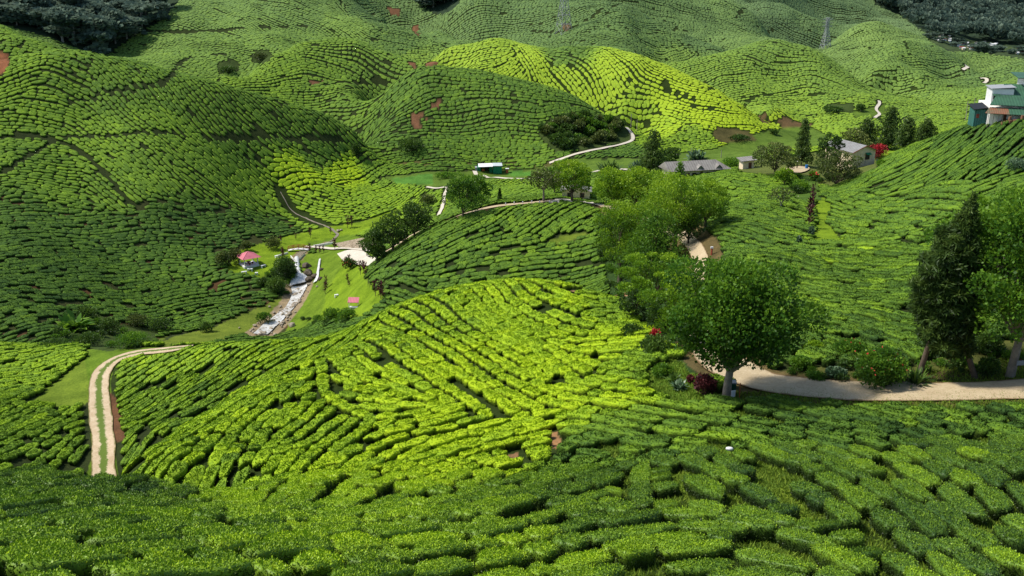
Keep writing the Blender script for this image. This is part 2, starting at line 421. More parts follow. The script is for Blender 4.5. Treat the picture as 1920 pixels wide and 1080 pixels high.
def road_mat(name, c, c2, track=False):
    m, nt, b, o = nodes(name)
    at = N(nt, 'ShaderNodeAttribute', attribute_name='cross')      # -1..1 across
    n1 = noise(nt, 0.8, 6, 0.7); n2 = noise(nt, 7.0, 4, 0.7)
    f = math_(nt, 'MULTIPLY', math_(nt, 'ADD', n1, n2), 0.5)
    col = mixc(nt, ramp(nt, f, [(0.38, (0,0,0)), (0.6, (1,1,1))]), c2, c)
    ab = math_(nt, 'ABSOLUTE', at.outputs['Fac'])
    if track:
        g = math_(nt, 'ADD', ab, math_(nt, 'MULTIPLY', math_(nt, 'SUBTRACT', f, 0.5), 1.6))
        at2 = N(nt, 'ShaderNodeAttribute', attribute_name='wear')
        g = math_(nt, 'ADD', g, at2.outputs['Fac'])
        col = mixc(nt, ramp(nt, g, [(0.26, (1,1,1)), (0.36, (0,0,0))]), col, (0.10,0.15,0.02))
    e = math_(nt, 'ADD', ab, math_(nt, 'MULTIPLY', math_(nt, 'SUBTRACT', n1, 0.5), 0.5))
    col = mixc(nt, ramp(nt, e, [(0.86, (0,0,0)), (0.98, (1,1,1))]), col, (0.16,0.10,0.045) if not track else (0.15,0.13,0.04))
    nt.links.new(col, b.inputs['Base Color']); b.inputs['Roughness'].default_value = 0.9; bump(nt, b, n2, 0.5, 0.04); return m

M = {}
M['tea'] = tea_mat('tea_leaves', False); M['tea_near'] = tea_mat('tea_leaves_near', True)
M['ground'] = ground_mat()
M['concrete_road'] = road_mat('pale_concrete_road', (0.52,0.42,0.27), (0.38,0.29,0.17))
M['earth_track'] = road_mat('earth_track', (0.56,0.45,0.30), (0.40,0.29,0.17), True)
M['dirt_path'] = road_mat('dirt_path', (0.34,0.20,0.10), (0.20,0.11,0.05))
M['paving'] = road_mat('pale_paving', (0.62,0.57,0.47), (0.50,0.44,0.34))
M['bark'] = plain('bark', (0.16,0.12,0.085), 0.9, 0.3, 4, (0.05,0.035,0.025), bumpd=0.03)
M['pale_bark'] = plain('pale_bark', (0.34,0.29,0.23), 0.9, 0.3, 3, (0.13,0.10,0.075), bumpd=0.03)
M['grey_bark'] = plain('grey_bark', (0.25,0.24,0.21), 0.9, 0.3, 3, (0.12,0.11,0.10))
M['leaf_dark'] = leaf_mat('dark_leaves', (0.016,0.036,0.010), (0.044,0.098,0.016), (0.115,0.200,0.024), .3)
M['leaf_mid'] = leaf_mat('mid_green_leaves', (0.022,0.062,0.010), (0.072,0.185,0.016), (0.190,0.340,0.022), .4)
M['leaf_bright'] = leaf_mat('bright_leaves', (0.036,0.092,0.010), (0.125,0.262,0.014), (0.300,0.450,0.020), .4)
M['leaf_olive'] = leaf_mat('olive_leaves', (0.035,0.050,0.012), (0.095,0.135,0.028), (0.190,0.225,0.050))
M['leaf_conifer'] = leaf_mat('conifer_needles', (0.016,0.034,0.009), (0.056,0.108,0.019), (0.130,0.200,0.036), 0.4)
M['leaf_forest'] = leaf_mat('forest_leaves', (0.055,0.095,0.078), (0.105,0.160,0.120), (0.175,0.235,0.170), 0.3, 0.95)  # pale blue-grey lift puts distance haze into the leaf colour
M['leaf_red'] = leaf_mat('red_leaves', (0.10,0.006,0.012), (0.30,0.012,0.022), (0.48,0.03,0.04), 0.2)
M['leaf_maroon'] = leaf_mat('maroon_leaves', (0.018,0.006,0.008), (0.055,0.014,0.016), (0.14,0.03,0.03), 0.1)
M['leaf_blue'] = leaf_mat('blue_green_leaves', (0.014,0.036,0.014), (0.04,0.095,0.035), (0.16,0.24,0.13), 0.15, 0.35)
M['cream'] = plain('cream_wall', (0.80,0.67,0.47), 0.85, 0.1, 1.5, (0.70,0.56,0.38))
M['white'] = plain('white_paint', (0.86,0.83,0.78), 0.6, 0.1, 1.5, (0.66,0.62,0.55))
M['offwhite'] = plain('white_panel', (0.80,0.80,0.78), 0.6, 0.05, 1.5, (0.66,0.66,0.64))
M['pink'] = corrugated('pink_roof', (0.66,0.20,0.24), (0.56,0.15,0.20), 0.25)
M['grey_roof'] = corrugated('grey_roof', (0.30,0.28,0.25), (0.20,0.18,0.16), 0.5)
M['grey_roof_y'] = corrugated('grey_sheet_roof', (0.30,0.30,0.29), (0.22,0.21,0.20), 0.5, 1)
M['green_roof'] = corrugated('green_roof', (0.060,0.150,0.085), (0.050,0.115,0.072), 0.4)
M['rust_roof'] = corrugated('rusty_roof', (0.30,0.12,0.07), (0.14,0.17,0.10), 0.3)
M['green_sheet'] = corrugated('green_sheet', (0.02,0.26,0.12), (0.02,0.20,0.10), 0.3)
M['teal_sheet'] = corrugated('teal_sheet', (0.05,0.17,0.15), (0.04,0.12,0.10), 0.3)
M['pale_sheet'] = corrugated('pale_sheet', (0.62,0.68,0.70), (0.50,0.55,0.56), 0.4)
M['red_trim'] = plain('red_trim', (0.24,0.055,0.035), 0.6)
M['red_paint'] = plain('red_paint', (0.42,0.09,0.05), 0.6, 0.2)
M['brown'] = plain('brown_wood', (0.16,0.07,0.04), 0.8)
M['dark'] = plain('dark_opening', (0.018,0.016,0.015), 0.5)
M['glass'] = plain('window_glass', (0.05,0.06,0.065), 0.15)
M['grey_metal'] = plain('grey_metal', (0.36,0.37,0.38), 0.5, 0.15)
M['pylon_steel'] = plain('galvanised_steel', (0.34,0.36,0.36), 0.6, 0.1)
M['pole'] = plain('weathered_pole', (0.38,0.33,0.27), 0.9, 0.2)
M['rock'] = plain('river_rock', (0.42,0.36,0.28), 0.85, 0.3, 1.6, (0.20,0.16,0.11), bumpd=0.05)
M['wet_rock'] = plain('wet_rock', (0.11,0.085,0.055), 0.5, 0.3, 1.4, (0.045,0.035,0.024), bumpd=0.06)
M['bin_green'] = plain('green_bin_plastic', (0.012,0.10,0.055), 0.5)
M['orange'] = plain('orange_paint', (0.55,0.14,0.05), 0.6)
M['blue'] = plain('blue_cloth', (0.03,0.18,0.50), 0.7)
M['black'] = plain('black_cloth', (0.02,0.02,0.022), 0.7)
M['skin'] = plain('skin', (0.32,0.19,0.13), 0.6)
M['flower_red'] = plain('red_petals', (0.62,0.06,0.05), 0.6, 0.2)
M['flower_yellow'] = plain('yellow_bracts', (0.50,0.42,0.08), 0.6, 0.2)
def water_mat():
    m, nt, b, o = nodes('stream_water')
    n1 = noise(nt, 0.9, 5, 0.7); n2 = noise(nt, 3.5, 3, 0.7)
    at = N(nt, 'ShaderNodeAttribute', attribute_name='foam')
    f = math_(nt, 'ADD', math_(nt, 'MULTIPLY', math_(nt, 'ADD', n1, n2), 0.5), at.outputs['Fac'])
    c = mixc(nt, ramp(nt, f, [(0.46, (0,0,0)), (0.66, (1,1,1))]), (0.24,0.20,0.14), (0.70,0.70,0.68))
    nt.links.new(c, b.inputs['Base Color']); b.inputs['Roughness'].default_value = 0.25; b.inputs['Specular IOR Level'].default_value = 0.5
    bump(nt, b, n2, 0.6, 0.1); return m
M['water'] = water_mat()
# ------------------------------------------------------------------ what covers the ground
def in_poly(u, v, poly):
    p = np.array(poly, float); r = np.zeros(u.shape, bool)
    bb = (u >= p[:,0].min()) & (u <= p[:,0].max()) & (v >= p[:,1].min()) & (v <= p[:,1].max())
    if not bb.any(): return r
    uu = u[bb]; vv = v[bb]; c = np.zeros(uu.shape, bool); j = len(p)-1
    for i in range(len(p)):
        xi, yi = p[i]; xj, yj = p[j]
        if yi != yj: c ^= ((yi > vv) != (yj > vv)) & (uu < (xj-xi)*(vv-yi)/(yj-yi)+xi)
        j = i
    r[bb] = c; return r

LAWN = (0.150,0.235,0.014); LAWN2 = (0.105,0.175,0.016); SOIL = (0.175,0.085,0.045); SOIL2 = (0.125,0.082,0.038); SCRUB = (0.045,0.070,0.018); FLOOR = (0.090,0.150,0.022)
# polygon, colour, tea grows there?
AREAS = [
 ([(425,507),(445,470),(470,462),(540,442),(620,425),(690,412),(745,392),(742,404),(700,428),(640,452),(570,472),(545,482),(520,510),(495,521),(460,518)], LAWN, 0),
 ([(600,482),(640,480),(690,498),(682,520),(705,540),(722,555),(690,590),(650,604),(585,606),(570,590),(590,560),(600,520)], LAWN, 0),
 ([(575,455),(660,440),(700,450),(700,500),(640,480),(600,482)], LAWN2, 0),
 ([(560,478),(640,472),(640,500),(615,540),(600,600),(560,620),(530,625),(560,580),(575,540),(560,500)], (0.115,0.185,0.016), 0),
 ([(290,636),(400,612),(480,578),(530,558),(530,585),(480,622),(420,637),(370,648),(310,652)], (0.125,0.170,0.022), 0),
 ([(60,750),(110,710),(165,668),(250,655),(200,690),(178,750),(120,768)], (0.130,0.190,0.020), 0),
 ([(160,655),(320,650),(325,668),(240,668),(212,690),(205,760),(222,890),(160,900),(180,860),(168,760)], LAWN2, 0),
 ([(720,332),(800,322),(990,318),(1090,297),(1200,297),(1250,290),(1300,285),(1345,278),(1420,250),(1470,240),(1525,240),(1565,262),(1560,272),(1470,280),(1420,300),(1300,312),(1250,322),(1180,325),(1080,325),(1000,332),(860,347),(800,350),(740,345)], FLOOR, 0),
 ([(735,335),(810,325),(812,346),(740,346)], (0.08,0.19,0.03), 0),
 ([(950,322),(1000,320),(1000,330),(950,331)], (0.08,0.20,0.03), 0),
 ([(820,395),(828,372),(838,362),(842,380),(832,400)], LAWN, 0),
 ([(1527,378),(1545,370),(1560,385),(1550,420),(1582,452),(1522,458),(1530,410)], LAWN, 0),
 ([(1380,296),(1460,300),(1530,285),(1590,262),(1650,262),(1645,320),(1600,335),(1560,352),(1500,345),(1440,330),(1380,325)], (0.10,0.125,0.03), 0),
 ([(1470,330),(1530,330),(1540,375),(1490,380)], (0.07,0.13,0.02), 0),
 ([(1420,705),(1480,690),(1560,688),(1700,690),(1760,665),(1800,640),(1925,640),(2000,640),(2000,725),(1800,722),(1640,724),(1520,722),(1430,712)], (0.075,0.085,0.022), 0),
 ([(1330,742),(1340,760),(1385,760),(1440,756),(1520,764),(1640,768),(1925,768),(1990,760),(1990,735),(1640,735),(1400,718)], (0.105,0.088,0.035), 0),
 ([(1540,700),(1600,690),(1610,720),(1540,722)], SOIL2, 0),
 ([(1700,690),(1830,690),(1925,700),(1925,728),(1700,728)], (0.060,0.040,0.024), 0),
 ([(1205,700),(1260,675),(1300,690),(1345,750),(1260,765),(1215,745)], (0.095,0.175,0.018), 0),
 ([(1120,400),(1160,395),(1290,440),(1330,480),(1310,560),(1320,640),(1340,700),(1300,700),(1240,640),(1180,580),(1140,560),(1125,480)], (0.03,0.06,0.014), 0),
 ([(1008,252),(1030,225),(1060,215),(1140,222),(1178,240),(1185,262),(1100,282),(1040,285)], SCRUB, 0),
 ([(90,640),(130,600),(160,578),(215,605),(300,620),(290,640),(200,660)], SCRUB, 0),
 ([(485,530),(505,512),(545,485),(560,520),(545,565),(520,552)], (0.03,0.065,0.016), 0),
 ([(300,640),(420,560),(480,560),(400,612)], (0.04,0.055,0.018), 1),
 ([(770,215),(795,212),(820,188),(828,190),(815,215),(790,240),(776,240)], SOIL, 0),
 ([(-20,98),(18,98),(16,125),(2,142),(-20,142)], (0.24,0.095,0.045), 0),
 ([(580,152),(606,154),(600,164),(586,162)], SOIL, 0),([(764,116),(782,114),(780,130),(770,128)], SOIL, 0),([(796,118),(820,110),(818,124),(798,128)], SOIL, 0),
 ([(725,10),(748,14),(752,30),(735,34)], SOIL, 0),([(772,46),(784,50),(788,66),(776,66)], SOIL, 0),([(1055,45),(1068,48),(1066,64),(1056,62)], SOIL2, 0),
 ([(475,98),(500,92),(512,108),(492,122),(476,116)], SCRUB, 0),([(405,120),(440,112),(450,128),(412,138)], SCRUB, 0),
 ([(1415,205),(1440,212),(1480,220),(1520,225),(1522,236),(1470,238),(1425,228)], SOIL2, 0),([(1340,240),(1400,245),(1420,262),(1350,270),(1338,255)], (0.085,0.075,0.028), 0),
 ([(720,302),(850,300),(1000,302),(1080,305),(1080,314),(950,312),(850,311),(740,316)], (0.085,0.085,0.025), 1),
 ([(1028,806),(1050,806),(1052,830),(1045,845),(1028,840)], (0.27,0.15,0.07), 0),([(955,855),(975,850),(972,866),(952,870)], (0.25,0.14,0.07), 0),
 ([(1600,210),(1660,195),(1660,215),(1600,222)], FLOOR, 0),
 ([(1550,195),(1600,195),(1600,212),(1550,212)], SCRUB, 0),
 ([(1735,60),(1830,75),(1925,92),(1925,112),(1840,100),(1780,98),(1745,80)], (0.05,0.075,0.03), 0),
 ([(200,735),(260,780),(255,830),(215,830)], (0.12,0.060,0.030), 1),
 ([(1440,920),(1480,915),(1540,985),(1530,1015),(1490,1000)], (0.13,0.19,0.018), 0),
 ([(1240,895),(1300,890),(1320,915),(1260,925)], (0.12,0.19,0.018), 0),
 ([(1640,880),(1680,885),(1680,930),(1650,920)], (0.12,0.19,0.018), 0),
 ([(1800,985),(1840,990),(1925,1055),(1900,1075),(1830,1030)], (0.12,0.17,0.02), 0),
 ([(835,930),(865,915),(858,945),(838,950)], (0.13,0.20,0.018), 0),
 ([(1320,845),(1370,840),(1380,862),(1330,868)], (0.10,0.19,0.016), 0),
 ([(1030,448),(1090,436),(1110,442),(1040,462)], (0.12,0.17,0.02), 0),
]
FOREST_L = [(-200,-120),(370,-120),(335,5),(300,40),(240,75),(205,100),(185,104),(120,84),(60,60),(-200,0)]
FOREST_R = [(1630,-120),(2100,-120),(2100,98),(1920,92),(1850,78),(1780,72),(1730,60),(1690,30),(1640,8)]
FOREST_M = [(755,-120),(880,-120),(860,8),(845,22),(820,28),(790,10)]
# seeds: u, v, row angle in the photo (deg, up = +), tone 0..1 (tea flush, with sun patches and cloud shade put into it), gap probability, field name
SEEDS = [
 (1150,20,8,.32,.01,'far'),(1230,45,-10,.36,.01,'far'),(1300,75,-14,.28,.01,'far'),(1350,15,-14,.52,.01,'far'),(1395,65,-22,.55,.01,'far'),(1480,50,-26,.26,.01,'far'),(1510,85,-20,.28,.01,'far'),(1560,60,-14,.44,.01,'far'),(1690,65,-6,.64,.01,'far'),(1750,110,-6,.42,.01,'far'),  # lit and shaded faces of the far hills put into these tones
 (1600,960,-32,.26,.12,'fore'),(1300,920,-24,.28,.12,'fore'),(1750,850,-22,.20,.10,'fore'),(1500,800,-12,.20,.08,'fore'),(1850,950,-34,.22,.12,'fore'),(1800,1060,-34,.26,.12,'fore'),
 (1100,940,14,.30,.08,'fore'),(960,980,16,.42,.06,'fore'),(1250,1060,6,.40,.08,'fore'),(900,1060,6,.54,.04,'fore'),(1150,840,-8,.30,.06,'fore'),(1400,1040,-14,.27,.1,'fore'),(1700,780,-12,.19,.06,'fore'),(1880,800,-16,.17,.06,'fore'),(1250,800,-8,.36,.06,'fore'),
 (640,1040,7,.60,.03,'fore'),(300,1010,7,.48,.03,'fore'),(80,960,8,.30,.03,'fore'),(250,950,3,.20,.03,'fore'),(450,990,8,.54,.03,'fore'),(150,1060,6,.48,.02,'fore'),
 (780,880,27,.90,.03,'knoll'),(620,900,30,.84,.04,'knoll'),(620,800,34,.74,.05,'knoll'),(420,850,38,.66,.08,'knoll'),(330,880,42,.64,.1,'knoll'),(500,760,40,.72,.08,'knoll'),(470,930,28,.66,.06,'knoll'),
 (960,760,-24,.95,.02,'knoll'),(900,700,-30,.92,.02,'knoll'),(800,720,-32,.90,.02,'knoll'),(960,590,-40,.78,.02,'knoll'),(850,600,-45,.76,.02,'knoll'),(720,650,-40,.74,.03,'knoll'),(1060,690,-30,.90,.02,'knoll'),(1050,600,-24,.80,.02,'knoll'),
 (960,830,18,.97,.02,'knoll'),(1150,650,4,.92,.02,'knoll'),(1150,740,-6,.84,.02,'knoll'),(1200,700,-10,.50,.04,'knoll'),(1160,590,-4,.55,.05,'knoll'),(820,810,15,.95,.02,'knoll'),(700,760,-10,.86,.03,'knoll'),
 (480,690,30,.62,.05,'track'),(350,700,34,.62,.05,'track'),(280,760,36,.48,.12,'track'),(570,660,26,.68,.04,'track'),(400,745,30,.38,.2,'track'),(60,680,14,.58,.05,'track'),(110,800,28,.50,.1,'track'),(30,780,22,.50,.06,'track'),(70,850,25,.44,.25,'track'),
 (960,400,34,.42,.01,'crest'),(850,450,26,.36,.02,'crest'),(1050,420,40,.42,.02,'crest'),(780,480,24,.34,.04,'crest'),(950,490,14,.40,.06,'crest'),(900,520,8,.36,.12,'crest'),(1060,510,6,.34,.14,'crest'),(730,530,20,.30,.15,'crest'),(1080,470,10,.38,.08,'crest'),
 (900,350,28,.52,.02,'crest'),(960,340,25,.54,.02,'crest'),
 (1450,500,-12,.36,.02,'slope'),(1600,520,-8,.40,.02,'slope'),(1500,580,-9,.40,.02,'slope'),(1600,580,-7,.36,.03,'slope'),(1400,400,-14,.38,.03,'slope'),(1600,470,-5,.42,.02,'slope'),(1650,630,-16,.30,.06,'slope'),(1500,650,-12,.32,.08,'slope'),(1380,440,-18,.34,.02,'slope'),(1390,350,-8,.46,.02,'slope'),(1440,380,-10,.40,.04,'slope'),
 (1800,300,34,.30,.01,'upper'),(1850,260,42,.22,.0,'upper'),(1780,265,34,.26,.0,'upper'),(1700,330,24,.36,.03,'upper'),(1900,300,44,.24,.02,'upper'),(1880,360,20,.36,.06,'upper'),(1640,390,-3,.40,.05,'upper'),(1720,420,-5,.38,.05,'upper'),(1760,380,4,.38,.05,'upper'),(1680,300,22,.40,.02,'upper'),(1900,440,0,.36,.05,'upper'),
 (200,170,-52,.30,.01,'left'),(300,170,-52,.30,.01,'left'),(400,200,-50,.32,.01,'left'),(520,230,-50,.30,.01,'left'),(130,170,-30,.36,.01,'left'),(90,200,-12,.42,.01,'left'),(60,290,-5,.36,.02,'left'),(180,260,-36,.44,.01,'left'),(300,240,-42,.40,.01,'left'),(280,320,-42,.36,.01,'left'),(400,320,-42,.38,.01,'left'),(480,360,-44,.46,.01,'left'),(100,340,-8,.38,.02,'left'),(600,290,-30,.28,.04,'left'),(220,350,-38,.38,.01,'left'),(450,270,-45,.30,.02,'left'),(620,240,-45,.28,.01,'left'),(20,150,20,.46,.02,'left'),
 (200,450,3,.16,.12,'lower'),(60,420,2,.16,.10,'lower'),(100,520,5,.15,.14,'lower'),(350,500,6,.22,.06,'lower'),(300,560,10,.24,.10,'lower'),(400,440,5,.12,.22,'lower'),(60,600,10,.16,.2,'lower'),(300,420,2,.14,.16,'lower'),(450,540,14,.18,.18,'lower'),(500,430,-4,.14,.2,'lower'),(230,500,3,.20,.08,'lower'),
 (620,370,-20,.58,.01,'glade'),(700,370,18,.55,.01,'glade'),(560,330,0,.86,.0,'glade'),(640,330,0,.90,.0,'glade'),(720,320,30,.40,.04,'glade'),(580,385,-24,.55,.02,'glade'),
 (520,120,20,.52,.01,'mid'),(620,110,-12,.48,.01,'mid'),(720,130,-28,.42,.02,'mid'),(600,180,8,.44,.02,'mid'),(640,200,4,.38,.05,'mid'),
 (850,220,0,.28,.01,'mid'),(950,190,-6,.28,.01,'mid'),(780,200,24,.28,.04,'mid'),(900,270,0,.30,.03,'mid'),(1060,230,-6,.28,.01,'mid'),(750,250,10,.24,.10,'mid'),(860,160,5,.32,.01,'mid'),(1000,280,-3,.34,.03,'mid'),(780,290,8,.22,.10,'mid'),(1130,290,20,.20,.02,'mid'),(1180,285,20,.22,.02,'mid'),
 (1000,120,-64,.93,.01,'bright'),(1150,140,-58,.93,.01,'bright'),(1060,150,-50,.90,.01,'bright'),(900,100,24,.80,.01,'bright'),(860,110,14,.84,.01,'bright'),(960,140,30,.88,.01,'bright'),(1250,180,-20,1.05,.01,'bright'),(1250,235,0,.85,.01,'bright'),(1330,210,-6,1.1,.01,'bright'),(1390,235,-4,1.15,.01,'bright'),(1290,265,4,.52,.03,'bright'),(1220,270,-4,.60,.02,'bright'),(770,105,4,.70,.01,'bright'),(1200,210,-8,.75,.01,'bright'),(1450,232,0,1.1,.0,'bright'),
 (1470,130,-3,.55,.01,'right'),(1350,140,14,.58,.01,'right'),(1440,170,4,.60,.01,'right'),(1560,170,-14,.52,.02,'right'),(1500,205,0,.66,.01,'right'),(1580,205,2,.62,.02,'right'),(1430,210,5,.62,.01,'right'),(1280,110,10,.66,.01,'right'),
 (1500,275,4,.60,.03,'right'),(1560,255,8,.62,.02,'right'),(1650,225,18,.60,.02,'right'),(1750,195,14,.62,.01,'right'),(1720,215,16,.55,.02,'right'),(1800,190,12,.55,.02,'right'),(1680,170,4,.50,.02,'right'),(1850,140,16,.36,.01,'right'),(1900,170,20,.40,.01,'right'),(1850,175,14,.50,.01,'right'),
 (1640,75,6,.66,.01,'far'),(1720,110,-4,.55,.01,'far'),(1680,130,0,.50,.02,'far'),(1810,105,-6,.60,.01,'far'),(1600,100,10,.60,.01,'far'),
 (450,60,-22,.46,.01,'far'),(350,50,-14,.44,.01,'far'),(560,30,-20,.42,.01,'far'),(420,95,4,.46,.01,'far'),(560,80,-26,.46,.01,'far'),(650,40,-30,.55,.01,'far'),
 (700,40,-10,.36,.03,'far'),(820,60,-16,.40,.01,'far'),(760,90,-14,.36,.01,'far'),(1000,40,8,.36,.01,'far'),(900,40,18,.40,.01,'far'),(1150,70,-10,.34,.01,'far'),(1250,60,-12,.42,.01,'far'),(1320,30,-14,.44,.01,'far'),(1400,50,-22,.42,.01,'far'),(1440,90,-10,.48,.01,'far'),(1500,40,-24,.40,.01,'far'),(1580,20,-14,.42,.01,'far'),(1660,15,-18,.44,.01,'far'),(1050,100,-3,.34,.02,'far'),
 (50,70,-18,.34,.03,'far'),
]
# roads and paths: pixel polyline, half width (m), material, name, label
ROADS = [
 ([(2060,722),(1920,735),(1800,739),(1700,739),(1600,737),(1530,733),(1470,726),(1420,715),(1380,700),(1350,680),(1330,650),(1318,610),(1312,570),(1310,530),(1312,505),(1316,492),(1309,478),(1298,462),(1285,445),(1255,425),(1200,408),(1140,393),(1100,382),(1050,378),(1000,381),(930,388),(880,401),(830,418),(795,432),(750,458),(712,480)], 1.75, 'concrete_road', 'road'),
 ([(168,905),(190,880),(197,850),(193,820),(188,780),(185,740),(186,710),(197,688),(222,671),(262,661),(318,658),(360,652)], 1.15, 'earth_track', 'track'),
 ([(1075,550),(1110,552),(1150,551),(1185,556)], 0.6, 'dirt_path', 'footpath'),
 ([(1030,307),(1060,297),(1110,285),(1160,273),(1185,266),(1188,258),(1183,249),(1175,240)], 0.6, 'paving', 'lane'),
 ([(800,352),(820,356),(838,350),(838,358),(832,365),(830,392),(822,405)], 0.4, 'paving', 'path'),
 ([(573,463),(600,464),(640,468),(700,470)], 0.7, 'paving', 'path'),
 ([(890,322),(905,332),(940,336),(975,337),(1000,336),(1060,327),(1120,322)], 0.7, 'paving', 'path'),
 ([(1120,322),(1180,318),(1240,322)], 1.0, 'paving', 'path'),
 ([(1640,222),(1652,215),(1640,206),(1650,196),(1648,190)], 0.6, 'paving', 'path'),
 ([(1845,157),(1852,151),(1846,147),(1838,148)], 0.8, 'paving', 'path'),
 ([(1805,132),(1816,128),(1812,124)], 0.9, 'paving', 'path'),
]
PATCH = [  # paved areas
 ([(632,478),(655,470),(690,472),(722,478),(726,492),(690,500),(650,494)], 'paving', 'plaza'),
 ([(628,458),(660,451),(700,450),(712,464),(690,468),(640,470)], 'rubble', 'rubble_bank'),
 ([(1472,318),(1500,312),(1520,316),(1514,324),(1480,328)], 'concrete_road', 'forecourt'),
 ([(1030,382),(1060,372),(1110,372),(1120,384),(1080,386)], 'paving', 'forecourt'),
]

def chaikin(p, n=2):
    p = np.asarray(p, float)
    for _ in range(n):
        q = np.empty((2*len(p)-2, p.shape[1])); q[0::2] = p[:-1]*.75+p[1:]*.25; q[1::2] = p[:-1]*.25+p[1:]*.75
        p = np.vstack([p[:1], q, p[-1:]])
    return p
def resample(p, step):
    s = np.r_[0, np.cumsum(np.linalg.norm(np.diff(p[:,:2], axis=0), axis=1))]; n = max(2, int(s[-1]/step)+1)
    t = np.linspace(0, s[-1], n); return np.stack([np.interp(t, s, p[:,k]) for k in range(p.shape[1])], 1)
def pix_line(pts, step):
    p = chaikin(np.array([unproject(u, v)[:2] for u, v in pts]), 3); return resample(p, step)

ROADS_W = [pix_line(r[0], 0.7 if r[1] > 1 else 0.4) for r in ROADS]
for r in ROADS_W:                                    # settle the zigzag of single pixels
    for _ in range(6): r[1:-1] = 0.25*r[:-2]+0.5*r[1:-1]+0.25*r[2:]

# attribute maps on a (azimuth, log distance) lattice
SA, SL = 821, 861
gi = np.linspace(0, NA-1, SA).round().astype(int); gj = np.linspace(0, NL-1, SL).round().astype(int)
gX = XX[np.ix_(gi, gj)]; gY = np.broadcast_to(YY, XX.shape)[np.ix_(gi, gj)]; gZ = ZG[np.ix_(gi, gj)]
gU, gV = project(gX, gY, gZ)
gW = (gZ-CAMZ)/gY
gvis = gW >= np.maximum.accumulate(gW, axis=1) - 0.003 - 1.3/gY
gfront = gvis & (gU > -330) & (gU < 2250) & (gV < 1175) & (gV > -100)
jit = 1.0 + 0*gX
ju = gU + 5*vnoise(gX/2.2, gY/2.2, 11)*np.clip(80/gY, .15, 1.2) + 4*vnoise(gX/7, gY/7, 12)*np.clip(100/gY, .3, 1.2)
jv = gV + 4*vnoise(gX/2.2, gY/2.2, 13)*np.clip(80/gY, .1, 1.2) + 3*vnoise(gX/7, gY/7, 14)*np.clip(100/gY, .2, 1.2)
nodes_v = np.flatnonzero(gfront.ravel())
Pn = np.stack([gX.ravel()[nodes_v], gY.ravel()[nodes_v], gZ.ravel()[nodes_v]], 1)
sp, sang = [], []
for (u, v, ang, *_r) in SEEDS:
    x, y, z = unproject(u, v); e = 0.4+0.004*y
    hx = (height(x+e, y)-height(x-e, y))/(2*e); hy = (height(x, y+e)-height(x, y-e))/(2*e)
    du, dv = 6*math.cos(math.radians(ang)), -6*math.sin(math.radians(ang))
    pts = []
    for s in (-1, 1):
        a, w = ray(u+s*du, v+s*dv)          # meets the tangent plane z = z0 + hx (X-x) + hy (Y-y)
        den = w - hx*a - hy; Y = (z-CAMZ-hx*x-hy*y)/den if abs(den) > 1e-4 else y
        pts.append((a*Y, Y))
    sp.append((x, y, z)); sang.append(math.atan2(pts[1][1]-pts[0][1], pts[1][0]-pts[0][0]))
sp = np.array(sp); sang = np.array(sang)
stone_ = np.array([s[3] for s in SEEDS]); sgap = np.array([s[4] for s in SEEDS]); FIELDS = sorted({s[5] for s in SEEDS}); sfield = np.array([FIELDS.index(s[5]) for s in SEEDS])
a1 = np.zeros(len(Pn)); a2 = np.zeros(len(Pn)); tone = np.zeros(len(Pn)); gap = np.zeros(len(Pn)); fld = np.zeros(len(Pn), int)
su = np.array([s[0] for s in SEEDS], float); sv = np.array([s[1] for s in SEEDS], float)
nu, nv_ = gU.ravel()[nodes_v], gV.ravel()[nodes_v]
for b in range(0, len(Pn), 20000):
    sl = slice(b, b+20000)
    # distance between directions seen from the view point plus relative depth: even in near and far fields
    d2 = (nu[sl,None]-su)**2 + (nv_[sl,None]-sv)**2 + (900*(np.log(Pn[sl,1,None])-np.log(sp[:,1])))**2
    w = 1/(d2+60.0)**2.2; w /= w.sum(1, keepdims=True)
    a1[sl] = w @ np.cos(2*sang); a2[sl] = w @ np.sin(2*sang); gap[sl] = w @ sgap
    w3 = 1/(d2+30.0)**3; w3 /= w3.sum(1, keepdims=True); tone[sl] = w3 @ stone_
    fld[sl] = sfield[np.argmin(d2, 1)]
def tomap(vals, default, dt=float):
    m = np.full(gX.size, default, dt); m[nodes_v] = vals; return m.reshape(gX.shape)
gPhi = tomap(0.5*np.arctan2(a2, a1), 0.0) + 0.16*vnoise(gX/14, gY/14, 21)
gTone = tomap(tone, 0.35); gGap = tomap(gap, 0.05); gFld = tomap(fld, -1, int)
gOK = gfront.copy()
gC = np.empty(gX.shape+(3,)); 
under = np.array([(0.030,0.040,0.012)]); base = np.where((gTone > 0.5)[...,None], (0.026,0.042,0.009), (0.028,0.040,0.012))
gC[:] = base
lower = gFld == FIELDS.index('lower'); n_s = vnoise(gX/6, gY/6, 31) + 0.6*vnoise(gX/2, gY/2, 32)
gC[lower] = np.where((n_s[lower] > 0.35)[:,None], (0.085,0.048,0.022), (0.042,0.050,0.016))
fore = gFld == FIELDS.index('fore'); gC[fore] = np.where((n_s[fore] > -0.35)[:,None], (0.075,0.125,0.014), (0.040,0.065,0.012))
hidden = ~gfront; gC[hidden] = (0.040,0.075,0.014)
for poly, c, tea in AREAS:
    m = in_poly(ju, jv, poly) & gfront
    if c in (SOIL, SOIL2): m &= n_s > -0.15; gOK &= ~m
    elif not tea: gOK &= ~(in_poly(gU, gV, poly) & gfront)
    gC[m] = c
for f in (FOREST_L, FOREST_R, FOREST_M):
    m = in_poly(gU, gV, f); gC[m] = (0.030,0.050,0.028); gOK &= ~m
gOK &= ~((gU > 1440) & (gV > 755) & (gV < 765) & False)
